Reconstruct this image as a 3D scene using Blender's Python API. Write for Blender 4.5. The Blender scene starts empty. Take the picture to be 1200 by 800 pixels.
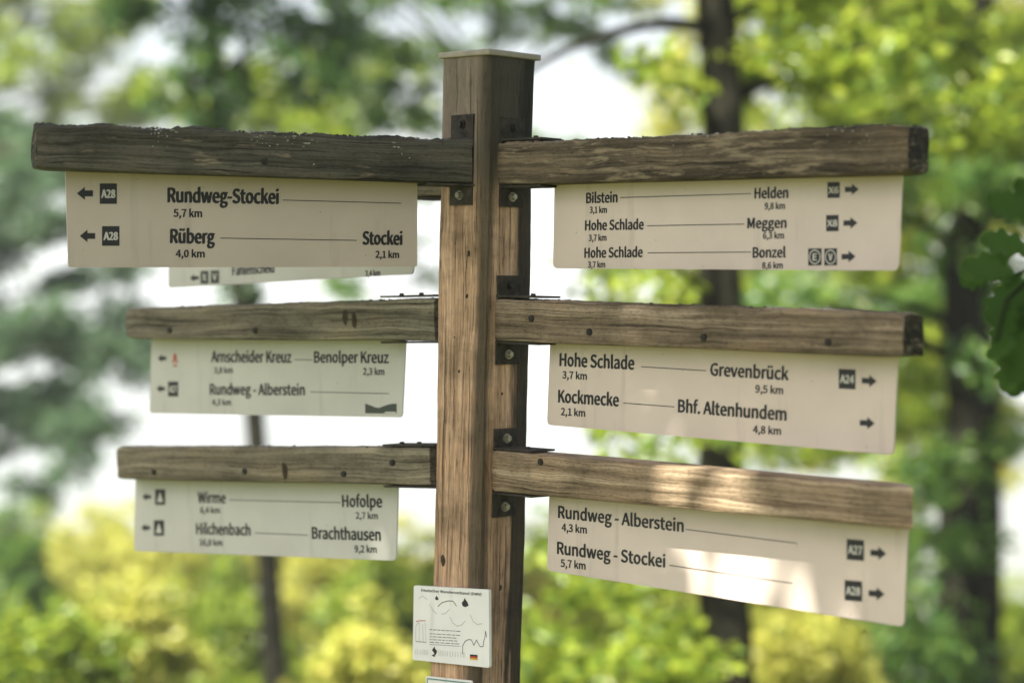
import bpy, bmesh, math, random
import numpy as np
from mathutils import Vector, Matrix, noise

R = math.radians
scene = bpy.context.scene
COL = scene.collection

# ------------------------------------------------------------------ camera
F_PX = 2600.0                       # focal length in pixels of the 1200 px wide photograph
CAM = Vector((0.062, -4.77, 1.75))
PITCH = R(1.1)
cd = bpy.data.cameras.new('camera'); cam = bpy.data.objects.new('camera', cd); COL.objects.link(cam)
cd.sensor_fit = 'HORIZONTAL'; cd.sensor_width = 36.0; cd.lens = 36.0 * F_PX / 1200.0
cam.location = CAM; cam.rotation_euler = (R(90) - PITCH, 0, 0)
cd.clip_start = 0.05; cd.clip_end = 20000
cd.dof.use_dof = True; cd.dof.focus_distance = 4.62; cd.dof.aperture_fstop = 1.48; cd.dof.aperture_blades = 0
scene.camera = cam

# ------------------------------------------------------------------ light
SUN = Vector((-0.36, -0.40, 0.84)).normalized()      # direction towards the sun
world = bpy.data.worlds.new('World'); scene.world = world; world.use_nodes = True
wn = world.node_tree.nodes; wl = world.node_tree.links
bg = wn['Background']; bg.inputs['Strength'].default_value = 0.052
sky = wn.new('ShaderNodeTexSky'); sky.sky_type = 'NISHITA'; sky.sun_disc = False
sky.sun_elevation = math.asin(SUN.z); sky.sun_rotation = math.atan2(SUN.x, SUN.y)
sky.air_density = 0.9; sky.dust_density = 5.0; sky.ozone_density = 1.0
wl.new(sky.outputs[0], bg.inputs[0])
sd = bpy.data.lights.new('sun', 'SUN'); sd.energy = 4.5; sd.angle = R(0.53); sd.color = (1.0, 0.95, 0.85)
sun = bpy.data.objects.new('sun', sd); COL.objects.link(sun)
sun.rotation_euler = SUN.to_track_quat('Z', 'Y').to_euler(); sun.location = SUN * 30
vs = scene.view_settings
vs.view_transform = 'Standard'; vs.look = 'None'; vs.gamma = 1.0; vs.use_curve_mapping = False
vs.exposure = 2.42
cy = scene.cycles
cy.use_denoising = True; cy.max_bounces = 6; cy.diffuse_bounces = 3; cy.glossy_bounces = 2
cy.transmission_bounces = 4; cy.volume_bounces = 0; cy.caustics_reflective = False; cy.caustics_refractive = False
cy.sample_clamp_indirect = 8

# ------------------------------------------------------------------ helpers
FWD = Vector((0, math.cos(PITCH), -math.sin(PITCH))); UP = Vector((0, math.sin(PITCH), math.cos(PITCH)))
def ray(px, py): return FWD + Vector((1, 0, 0)) * ((px - 600) / F_PX) + UP * ((400 - py) / F_PX)
def P(px, py, depth): return CAM + ray(px, py) * depth     # a surveyed point: where it shows and how far it stands
def hit(px, py, q, n):
    r = ray(px, py); return CAM + r * ((q - CAM).dot(n) / r.dot(n))

def tag(o, label=None, cat=None, group=None, kind=None):
    for k, v in (('label', label), ('category', cat), ('group', group), ('kind', kind)):
        if v: o[k] = v
    return o
WM = {}
def link(o, parent=None, mw=None):
    COL.objects.link(o); mw = mw or (WM[parent] if parent else Matrix())
    WM[o] = mw
    if parent:
        o.parent = parent; o.matrix_local = WM[parent].inverted() @ mw
    else: o.matrix_world = mw
    return o
def empty(name, loc):
    o = bpy.data.objects.new(name, None); o.empty_display_size = .2
    return link(o, None, Matrix.Translation(loc))
def obj(name, bm, mats, parent=None, mw=None, smooth=False):
    me = bpy.data.meshes.new(name); bm.to_mesh(me); bm.free()
    for m in (mats if isinstance(mats, (list, tuple)) else [mats]): me.materials.append(m)
    if smooth: me.polygons.foreach_set('use_smooth', [True] * len(me.polygons))
    if smooth: me.set_sharp_from_angle(angle=R(38))
    return link(bpy.data.objects.new(name, me), parent, mw)
def mesh_np(name, v, tris, mat, parent=None, mw=None, smooth=False):
    me = bpy.data.meshes.new(name)
    me.vertices.add(len(v)); me.vertices.foreach_set('co', np.asarray(v, np.float32).ravel())
    f = np.asarray(tris, np.int32); me.loops.add(f.size); me.loops.foreach_set('vertex_index', f.ravel())
    me.polygons.add(len(f)); me.polygons.foreach_set('loop_start', np.arange(0, f.size, f.shape[1], dtype=np.int32))
    me.update(calc_edges=True); me.materials.append(mat)
    if smooth: me.polygons.foreach_set('use_smooth', [True] * len(me.polygons))
    return link(bpy.data.objects.new(name, me), parent, mw)
def box(bm, lo, hi, mi=0, bev=0.0):
    r = bmesh.ops.create_cube(bm, size=1.0); vs_ = r['verts']
    for v in vs_:
        v.co = Vector([lo[i] + (v.co[i] + .5) * (hi[i] - lo[i]) for i in range(3)])
    fs = {f for v in vs_ for f in v.link_faces}
    for f in fs: f.material_index = mi
    if bev:
        es = {e for v in vs_ for e in v.link_edges}
        r = bmesh.ops.bevel(bm, geom=list(es), offset=bev, segments=2, affect='EDGES', profile=.5)
        for f in r['faces']: f.material_index = mi
def tube(bm, pts, rad, n=10, mi=0, jitter=0.0, seed=0, cap=True):
    """swept tube through pts with a radius per point"""
    rings = []; rng = random.Random(seed)
    for i, p in enumerate(pts):
        a = pts[max(i - 1, 0)]; b = pts[min(i + 1, len(pts) - 1)]
        t = (Vector(b) - Vector(a)).normalized()
        u = t.cross(Vector((.31, .95, .07))).normalized(); w = t.cross(u)
        rings.append([bm.verts.new(Vector(p) + (u * math.cos(2 * math.pi * k / n) + w * math.sin(2 * math.pi * k / n)) * rad[i] * (1 + jitter * (rng.random() - .5))) for k in range(n)])
    for a, b in zip(rings, rings[1:]):
        for k in range(n):
            f = bm.faces.new((a[k], a[(k + 1) % n], b[(k + 1) % n], b[k])); f.material_index = mi
    if cap:
        bm.faces.new(rings[0][::-1]).material_index = mi; bm.faces.new(rings[-1]).material_index = mi

# ------------------------------------------------------------------ materials
def new_mat(name):
    m = bpy.data.materials.new(name); m.use_nodes = True
    nt = m.node_tree; return m, nt.nodes, nt.links, nt.nodes['Principled BSDF']
def ramp(nodes, stops):
    r = nodes.new('ShaderNodeValToRGB'); e = r.color_ramp.elements
    while len(e) < len(stops): e.new(.5)
    for k, (p, c) in enumerate(stops):
        e[k].position = p; e[k].color = (*c, 1) if len(c) == 3 else c
    return r
def mathn(nodes, links, op, a, b=None, clamp=False):
    n = nodes.new('ShaderNodeMath'); n.operation = op; n.use_clamp = clamp
    for i, x in enumerate((a, b)):
        if x is None: continue
        if isinstance(x, (int, float)): n.inputs[i].default_value = x
        else: links.new(x, n.inputs[i])
    return n.outputs[0]
def noise_tex(nodes, links, vec, scale, detail=6, rough=.6, dist=0.0):
    n = nodes.new('ShaderNodeTexNoise'); n.inputs['Scale'].default_value = scale; n.inputs['Detail'].default_value = detail
    n.inputs['Roughness'].default_value = rough; n.inputs['Distortion'].default_value = dist
    links.new(vec, n.inputs['Vector']); return n.outputs['Fac']
def mapped(nodes, links, vec, sc, loc=(0, 0, 0)):
    m = nodes.new('ShaderNodeMapping'); m.inputs['Scale'].default_value = sc; m.inputs['Location'].default_value = loc
    links.new(vec, m.inputs['Vector']); return m.outputs[0]
def mixc(nodes, links, fac, a, b, blend='MIX'):
    n = nodes.new('ShaderNodeMix'); n.data_type = 'RGBA'; n.blend_type = blend
    for s, x in ((n.inputs['Factor'], fac), (n.inputs['A'], a), (n.inputs['B'], b)):
        if isinstance(x, (int, float)): s.default_value = x
        elif isinstance(x, tuple): s.default_value = (*x, 1)
        else: links.new(x, s)
    return n.outputs['Result']

def wood(name, dark, mid, light, moss=0.0, moss_col=(.030, .036, .018), lichen=0.0, lichen_col=(.30, .24, .155), axis='x', seed=0.0, bump=.5, weather=None):
    m, N, L, b = new_mat(name)
    tc = N.new('ShaderNodeTexCoord').outputs['Object']
    s1 = (1.1, 12, 52) if axis == 'x' else (34, 34, 1.3)
    s2 = (3.2, 70, 250) if axis == 'x' else (210, 210, 4)
    warp = noise_tex(N, L, mapped(N, L, tc, (3.2, 4, 9) if axis == 'x' else (9, 9, 2.6), (seed, seed, 0)), 1.0, 3)
    vadd = N.new('ShaderNodeVectorMath'); vadd.operation = 'ADD'
    cmb = N.new('ShaderNodeCombineXYZ'); w = mathn(N, L, 'MULTIPLY', warp, .032)
    for k in (('Y', 'Z') if axis == 'x' else ('X', 'Y')): L.new(w, cmb.inputs[k])
    L.new(tc, vadd.inputs[0]); L.new(cmb.outputs[0], vadd.inputs[1]); v = vadd.outputs[0]
    g1 = noise_tex(N, L, mapped(N, L, v, s1, (seed * 3, 0, seed)), 1.0, 7, .62)
    g2 = noise_tex(N, L, mapped(N, L, v, s2, (0, seed, seed)), 1.0, 4, .6)
    g = mathn(N, L, 'ADD', mathn(N, L, 'MULTIPLY', g1, .56), mathn(N, L, 'MULTIPLY', g2, .44))
    c = ramp(N, [(.38, dark), (.5, mid), (.61, light)]); L.new(g, c.inputs[0]); col = c.outputs[0]
    blot = noise_tex(N, L, mapped(N, L, tc, (6, 6, 10), (seed * 7, seed, 0)), 1.0, 5, .65)
    br = ramp(N, [(.36, (.55, .56, .52)), (.52, (1, 1, 1)), (.7, (1.22, 1.14, 1.03))]); L.new(blot, br.inputs[0])
    col = mixc(N, L, .8, col, br.outputs[0], 'MULTIPLY')
    crk = ramp(N, [(.34, (1, 1, 1)), (.41, (0, 0, 0))]); L.new(g2, crk.inputs[0])      # drying cracks along the grain
    col = mixc(N, L, mathn(N, L, 'MULTIPLY', crk.outputs[0], .75), col, tuple(x * .25 for x in dark))
    if weather: col = weather(N, L, tc, col, blot)
    pit = noise_tex(N, L, mapped(N, L, tc, (90, 220, 260) if axis == 'x' else (260, 260, 26), (seed, 2, 1)), 1.0, 3, .7)
    pr = ramp(N, [(.30, (.42, .42, .40)), (.46, (1, 1, 1)), (.60, (1.0, 1.0, 1.0)), (.74, (1.5, 1.46, 1.38))]); L.new(pit, pr.inputs[0])
    col = mixc(N, L, .8, col, pr.outputs[0], 'MULTIPLY')

    if lichen:
        pa = noise_tex(N, L, mapped(N, L, v, (11, 40, 95), (seed, 1, 2)), 1.0, 6, .7, .3)
        sp = noise_tex(N, L, mapped(N, L, tc, (7, 8, 16), (1, seed, 5)), 1.0, 3)
        mk = ramp(N, [(.57, (0, 0, 0)), (.70, (1, 1, 1))]); L.new(mathn(N, L, 'ADD', pa, mathn(N, L, 'MULTIPLY', mathn(N, L, 'SUBTRACT', sp, 1 - lichen), .55)), mk.inputs[0])
        col = mixc(N, L, mathn(N, L, 'MULTIPLY', mk.outputs[0], .7), col, lichen_col)
    if moss:
        mn = noise_tex(N, L, mapped(N, L, tc, (22, 22, 30), (seed, 0, 3)), 1.0, 6, .7)
        geo = N.new('ShaderNodeSeparateXYZ'); L.new(tc, geo.inputs[0])
        up = mathn(N, L, 'MULTIPLY', geo.outputs['Z'], 5.0)
        mm = ramp(N, [(.5, (0, 0, 0)), (.62, (1, 1, 1))])
        L.new(mathn(N, L, 'ADD', mathn(N, L, 'ADD', mn, up), moss - .5), mm.inputs[0])
        col = mixc(N, L, mathn(N, L, 'MULTIPLY', mm.outputs[0], .9), col, moss_col)
    L.new(col, b.inputs['Base Color']); b.inputs['Roughness'].default_value = .88
    b.inputs['Specular IOR Level'].default_value = .25
    bp = N.new('ShaderNodeBump'); bp.inputs['Strength'].default_value = bump; bp.inputs['Distance'].default_value = .006
    L.new(mathn(N, L, 'ADD', g, mathn(N, L, 'MULTIPLY', pit, .35)), bp.inputs['Height']); L.new(bp.outputs[0], b.inputs['Normal'])
    return m

def plain(name, col, rough=.6, spec=.3, var=0.0, scale=20, metal=0.0):
    m, N, L, b = new_mat(name)
    tc = N.new('ShaderNodeTexCoord').outputs['Object']
    n = noise_tex(N, L, tc, scale, 6, .65)
    r = ramp(N, [(.3, tuple(x * (1 - var) for x in col)), (.7, tuple(min(1, x * (1 + var * .6)) for x in col))])
    L.new(n, r.inputs[0]); L.new(r.outputs[0], b.inputs['Base Color'])
    b.inputs['Roughness'].default_value = rough; b.inputs['Specular IOR Level'].default_value = spec; b.inputs['Metallic'].default_value = metal
    return m

def leaf_mat(name, stops, trans=.5, tcol=(.30, .36, .04), gloss=.02):
    m, N, L, b = new_mat(name); N.remove(b)
    g = N.new('ShaderNodeNewGeometry'); c = ramp(N, stops); L.new(g.outputs['Random Per Island'], c.inputs[0])
    d = N.new('ShaderNodeBsdfDiffuse'); L.new(c.outputs[0], d.inputs[0])
    t = N.new('ShaderNodeBsdfTranslucent')
    tm = mixc(N, L, .65, c.outputs[0], tcol); L.new(tm, t.inputs[0])
    mx = N.new('ShaderNodeMixShader'); mx.inputs[0].default_value = trans; L.new(d.outputs[0], mx.inputs[1]); L.new(t.outputs[0], mx.inputs[2])
    gl = N.new('ShaderNodeBsdfGlossy'); gl.inputs['Roughness'].default_value = .35
    m2 = N.new('ShaderNodeMixShader'); m2.inputs[0].default_value = gloss; L.new(mx.outputs[0], m2.inputs[1]); L.new(gl.outputs[0], m2.inputs[2])
    L.new(m2.outputs[0], N['Material Output'].inputs['Surface']); return m

LEAF_GOLD = leaf_mat('leaf_yellow_green', [(0, (.15, .185, .035)), (.5, (.34, .35, .065)), (1, (.48, .44, .10))], .45, (.54, .55, .10))
LEAF_LIME = leaf_mat('leaf_lime', [(0, (.028, .060, .012)), (.5, (.13, .20, .020)), (1, (.27, .31, .035))], .45, (.36, .46, .04))
LEAF_MID = leaf_mat('leaf_green', [(0, (.025, .060, .018)), (.5, (.06, .13, .03)), (1, (.14, .21, .04))], .45, (.19, .32, .05))
LEAF_DARK = leaf_mat('leaf_dark_green', [(0, (.018, .050, .016)), (1, (.055, .11, .03))], .35, (.09, .19, .03))
LEAF_BLUE = leaf_mat('leaf_blue_green', [(0, (.030, .066, .038)), (1, (.10, .16, .08))], .42, (.15, .26, .10))
LEAF_OAK = leaf_mat('leaf_oak', [(0, (.018, .042, .012)), (1, (.030, .062, .015))], .22, (.05, .11, .018), 0.0)
BARK = plain('bark_dark', (.017, .0165, .011), 1.0, .0, .7, 9)
BARK_PALE = plain('bark_olive', (.05, .05, .034), .95, .1, .5, 14)
IRON = plain('blackened_iron', (.046, .040, .028), .82, .22, .75, 38)
BOLT = plain('zinc_bolt', (.30, .28, .20), .45, .5, .4, 90, .7)
SCREW = plain('rusty_screw', (.030, .026, .020), .6, .4, .4, 120, .5)
CAPM = plain('cap_painted_metal', (.30, .27, .20), .55, .35, .18, 30)
INK = plain('ink_black', (.012, .012, .013), .5, .4)
INK_PALE = plain('ink_pale', (.55, .53, .47), .5, .3)
RED = plain('ink_red', (.42, .055, .03), .5, .3)
FADED = plain('ink_faded', (.40, .39, .37), .5, .3)
GREY_GREEN = plain('ink_grey_green', (.05, .062, .045), .5, .3)
FLAG_GOLD = plain('ink_gold', (.60, .36, .03), .5, .3)
TEAL = plain('ink_teal', (.10, .22, .20), .5, .3)
KNOT = plain('knot_dark', (.060, .046, .030), .9, .1, .5, 70)
MOSS = plain('moss', (.075, .072, .048), 1.0, .05, .6, 60)
LICHEN = plain('lichen_pale', (.30, .30, .24), 1.0, .05, .4, 60)
def panel_mat(name, col):
    m, N, L, b = new_mat(name)
    tc = N.new('ShaderNodeTexCoord').outputs['Object']
    n1 = noise_tex(N, L, tc, 5, 5, .6); r1 = ramp(N, [(.35, tuple(x * .89 for x in col)), (.65, col)]); L.new(n1, r1.inputs[0])
    vo = N.new('ShaderNodeTexVoronoi'); vo.inputs['Scale'].default_value = 26; L.new(tc, vo.inputs['Vector'])
    sp = mathn(N, L, 'LESS_THAN', vo.outputs['Distance'], .045)
    st = noise_tex(N, L, mapped(N, L, tc, (26, 26, 3)), 1, 5); rs = ramp(N, [(.58, (0, 0, 0)), (.8, (1, 1, 1))]); L.new(st, rs.inputs[0])
    c = mixc(N, L, mathn(N, L, 'MULTIPLY', rs.outputs[0], .55), r1.outputs[0], tuple(x * .6 for x in col))
    c = mixc(N, L, mathn(N, L, 'MULTIPLY', sp, .5), c, (.16, .13, .09))
    L.new(c, b.inputs['Base Color']); b.inputs['Roughness'].default_value = .48; b.inputs['Specular IOR Level'].default_value = .35
    return m
PAINT = panel_mat('sign_paint_cream', (.64, .54, .46))
PAINT_SHADED = panel_mat('sign_paint_shaded', (.53, .45, .37))  # same paint, shade of the upper left panel put into its colour
PAINT_BACK = panel_mat('sign_paint_cool_light', (.54, .53, .465))  # same paint, cooler light on the back arms put into its colour
PLAQUE = panel_mat('plaque_white', (.80, .79, .74))

LEAF_TWIG = leaf_mat('leaf_oak_twig', [(0, (.030, .070, .016)), (1, (.060, .12, .028))], .35, (.11, .20, .03), 0.0)
# ------------------------------------------------------------------ ground, hills
def gz(x, y):
    s = max(0.0, y - 0.5)
    z = -0.17 * s + 0.17 * 1.5 * (1 - math.exp(-s / 1.5))
    if y > 60: z -= 0.10 * (y - 60)
    z = max(z, -95.0)
    z += .12 * noise.noise(Vector((x * .25, y * .25, 3))) * min(1, max(0, (abs(y) + abs(x)) / 6))
    return z
def grid_sheet(name, xs, ys, f, mat, kind='structure'):
    v = [(x, y, f(x, y)) for y in ys for x in xs]; nx = len(xs)
    t = [(j * nx + i, j * nx + i + 1, (j + 1) * nx + i + 1, (j + 1) * nx + i) for j in range(len(ys) - 1) for i in range(nx - 1)]
    o = mesh_np(name, v, t, mat, smooth=True); o['kind'] = kind; return o
gm, N, L, b = new_mat('forest_floor')
tc = N.new('ShaderNodeTexCoord').outputs['Object']
r = ramp(N, [(.3, (.035, .040, .012)), (.5, (.07, .085, .02)), (.7, (.11, .10, .04))]); L.new(noise_tex(N, L, tc, 1.7, 8, .7), r.inputs[0])
L.new(r.outputs[0], b.inputs['Base Color']); b.inputs['Roughness'].default_value = 1
def spaced(lo, hi, n, p=3.0): return [((abs(t) ** p) * (hi if t > 0 else -lo) * (1 if t > 0 else -1)) for t in np.linspace(-1, 1, n)]
grid_sheet('ground', spaced(-3800, 3800, 121), spaced(-3800, 3800, 141), gz, gm)
hm, N, L, b = new_mat('wooded_hills')
tc = N.new('ShaderNodeTexCoord').outputs['Object']
r = ramp(N, [(.35, (.03, .05, .02)), (.65, (.08, .10, .03))]); L.new(noise_tex(N, L, tc, .02, 8, .7), r.inputs[0]); L.new(r.outputs[0], b.inputs['Base Color'])
def hz(x, y):
    t = min(1, max(0, (y - 900) / 1300)); w = t * t * (3 - 2 * t)
    return -97 + w * (88 + 55 * noise.fractal(Vector((x * .0011, y * .0011, 7)), 1, 2, 5))
grid_sheet('hills', list(np.linspace(-3000, 3000, 90)), list(np.linspace(800, 3600, 50)), hz, hm)
hb = bmesh.new(); box(hb, (-3950, -3950, -170), (3950, 3950, 75))
hzm = bpy.data.materials.new('haze_air'); hzm.use_nodes = True; N = hzm.node_tree.nodes; N.remove(N['Principled BSDF'])
pv = N.new('ShaderNodeVolumePrincipled'); pv.inputs['Color'].default_value = (.65, .69, .72, 1); pv.inputs['Density'].default_value = .0013
pv.inputs['Anisotropy'].default_value = 0.0
hzm.node_tree.links.new(pv.outputs[0], N['Material Output'].inputs['Volume'])
hz_o = obj('haze', hb, hzm); hz_o['kind'] = 'stuff'

# ------------------------------------------------------------------ the signpost
TILT = math.tan(R(1.35))
sp = tag(empty('signpost', (0, 0, 0)), 'weathered wooden fingerpost with seven lettered white panels hanging under mossy boards', 'signpost')
def axis_at(z): return Vector((TILT * (z - 1.75) + .002, 0, z))
S = .0725
POST_M = Matrix.Translation((-TILT * 1.75 + .002, 0, 0)) @ Matrix.Rotation(math.atan(TILT), 4, 'Y') @ Matrix.Rotation(R(-45), 4, 'Z')
# local -y is the left visible face, local +x the right visible one
def post_weather(N, L, tc, col, blot):
    sep = N.new('ShaderNodeSeparateXYZ'); L.new(tc, sep.inputs[0])
    n = noise_tex(N, L, mapped(N, L, tc, (40, 40, 3.2)), 1, 5, .6)
    n2 = mathn(N, L, 'MULTIPLY', mathn(N, L, 'SUBTRACT', n, .5), .5)
    top = mathn(N, L, 'MULTIPLY', mathn(N, L, 'ADD', mathn(N, L, 'SUBTRACT', sep.outputs['Z'], 1.955), mathn(N, L, 'MULTIPLY', n2, .3)), 9, True)
    col = mixc(N, L, mathn(N, L, 'MULTIPLY', top, .85), col, mixc(N, L, n, (.045, .040, .030), (.29, .25, .185)))
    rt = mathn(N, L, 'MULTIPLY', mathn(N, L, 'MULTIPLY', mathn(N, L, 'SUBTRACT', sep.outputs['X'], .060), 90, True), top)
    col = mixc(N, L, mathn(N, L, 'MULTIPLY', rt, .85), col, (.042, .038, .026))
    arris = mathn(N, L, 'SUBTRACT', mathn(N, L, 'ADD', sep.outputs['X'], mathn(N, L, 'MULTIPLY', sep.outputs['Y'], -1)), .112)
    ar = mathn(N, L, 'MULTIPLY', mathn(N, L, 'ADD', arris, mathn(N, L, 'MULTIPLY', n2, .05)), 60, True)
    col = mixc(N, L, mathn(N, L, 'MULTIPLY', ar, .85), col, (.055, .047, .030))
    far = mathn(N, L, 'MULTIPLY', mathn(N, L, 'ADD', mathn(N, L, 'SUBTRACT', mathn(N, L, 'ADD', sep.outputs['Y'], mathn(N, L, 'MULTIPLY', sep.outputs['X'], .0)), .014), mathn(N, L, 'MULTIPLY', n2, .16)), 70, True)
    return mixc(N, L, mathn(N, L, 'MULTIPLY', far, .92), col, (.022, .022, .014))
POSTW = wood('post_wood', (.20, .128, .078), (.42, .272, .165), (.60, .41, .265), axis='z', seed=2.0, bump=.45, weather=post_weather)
bm = bmesh.new(); rings = []
prof = []
for k in range(4):
    a = R(90 * k - 45)
    c_ = 0.014
    for s_, e_ in ((-1, 0), (1, 1)):
        pass
chf = .0085
base = [(S - chf, -S), (S, -S + chf), (S, S - chf), (S - chf, S), (-S + chf, S), (-S, S - chf), (-S, -S + chf), (-S + chf, -S)]
for i in range(8):
    a = Vector(base[i]); bb = Vector(base[(i + 1) % 8]); n_ = 3 if i % 2 == 0 else 9
    for t in range(n_): prof.append(a.lerp(bb, t / n_))
zs = list(np.arange(-.35, 2.262, .02)) + [2.262]
for z in zs:
    ring = []
    for p in prof:
        q = Vector((p.x * 40, p.y * 40, z * 3)); d = noise.noise(q) * .0022 + noise.noise(Vector((p.x * 12, p.y * 12, z * 1.2))) * .0035 + noise.fractal(Vector((p.x * 90, p.y * 90, z * 14)), 1, 2, 3) * .0009
        ring.append(bm.verts.new((p.x * (1 + d / S), p.y * (1 + d / S), z)))
    rings.append(ring)
for a, bb in zip(rings, rings[1:]):
    for k in range(len(prof)): bm.faces.new((a[k], a[(k + 1) % len(prof)], bb[(k + 1) % len(prof)], bb[k]))
bm.faces.new(rings[-1])
post_bm = bm
bm = bmesh.new(); box(bm, (-.0785, -.0785, 2.2625), (.0785, .0785, 2.2755), 0, .003)
for v in bm.verts: v.co.z += .0025 * noise.noise(v.co * 9)
cap_bm = bm; bm = post_bm
# checks, nail holes and knots of the post: flattened dark plugs just proud of the face
def plug(bm, c, nrm, rx, rz, mi=0, h=.0012):
    nrm = nrm.normalized(); u = nrm.cross(Vector((0, 0, 1))).normalized(); w = u.cross(nrm) * -1
    ctr = bm.verts.new(c + nrm * h); rim = [bm.verts.new(c + (u * math.cos(a) * rx + w * math.sin(a) * rz) * (1 + .45 * noise.noise(Vector((c.x * 70 + math.cos(a), c.z * 70 + math.sin(a), 1.7)))) - nrm * .0006) for a in np.linspace(0, 2 * math.pi, 13)[:-1]]
    for k in range(12): bm.faces.new((ctr, rim[k], rim[(k + 1) % 12])).material_index = mi
PI_ = POST_M.inverted()
LF_N = (POST_M.to_3x3() @ Vector((0, -1, 0))); RF_N = (POST_M.to_3x3() @ Vector((1, 0, 0)))
LF_Q = POST_M @ Vector((0, -S, 1.75)); RF_Q = POST_M @ Vector((S, 0, 1.75))
for px, py, rx, rz, face in ((534, 285, .004, .004, 0), (549, 297, .005, .006, 0), (547, 347, .004, .005, 0), (533, 395, .003, .004, 0), (538, 435, .0045, .006, 0), (532, 528, .003, .003, 0), (520, 657, .010, .014, 0), (588, 461, .006, .007, 1), (586, 688, .007, .010, 1)):
    q, n_ = ((LF_Q, LF_N), (RF_Q, RF_N))[face]
    plug(bm, PI_ @ hit(px, py, q, n_), Vector((0, -1, 0)) if face == 0 else Vector((1, 0, 0)), rx, rz, 1, .003)
crk = [(0, [(549, 248), (550, 275), (549, 297), (547, 320), (547, 345), (546, 380)], 1.0), (0, [(523, 330), (523, 400), (522, 470), (520, 540), (519, 610), (519, 650)], 1.1), (0, [(541, 595), (540, 640), (541, 680)], .8),
       (0, [(536, 75), (537, 110), (536, 140)], .7), (0, [(552, 66), (552, 100), (553, 165), (553, 215)], .8), (0, [(560, 90), (561, 150), (560, 235), (558, 330)], .9), (0, [(533, 420), (533, 470), (532, 515)], .7), (0, [(552, 400), (551, 470), (550, 560), (549, 660)], .9),
       (0, [(528, 480), (527, 560), (526, 600)], .6), (1, [(588, 250), (589, 300), (588, 320)], .8), (1, [(597, 430), (596, 470), (595, 505)], .8), (1, [(586, 605), (585, 640), (584, 690), (583, 760)], 1.0), (1, [(592, 600), (591, 660), (589, 740)], .7), (1, [(585, 80), (586, 130)], .7), (1, [(604, 75), (604, 125)], .7)]
rk = random.Random(12)
for fi, pts, wd in crk:
    q, n_, off = ((LF_Q, LF_N, Vector((0, -.0028, 0))), (RF_Q, RF_N, Vector((.0028, 0, 0))))[fi]
    side = Vector((1, 0, 0)) if fi == 0 else Vector((0, 1, 0)); fine = []
    for (x0, y0), (x1, y1) in zip(pts, pts[1:]):
        for t in (0, .25, .5, .75): fine.append((x0 + (x1 - x0) * t + rk.uniform(-.5, .5), y0 + (y1 - y0) * t))
    w = [PI_ @ hit(x, y, q, n_) + off for x, y in fine]
    for i, (a, bb) in enumerate(zip(w, w[1:])):
        w0, w1 = (wd * .0011 * math.sin(math.pi * (j + .3) / (len(w) + .6)) for j in (i, i + 1))
        f = bm.faces.new([bm.verts.new(p) for p in (a - side * w0, a + side * w0, bb + side * w1, bb - side * w1)]); f.material_index = 1
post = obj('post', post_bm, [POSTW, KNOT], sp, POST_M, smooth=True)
obj('cap', cap_bm, CAPM, post, POST_M)

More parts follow.
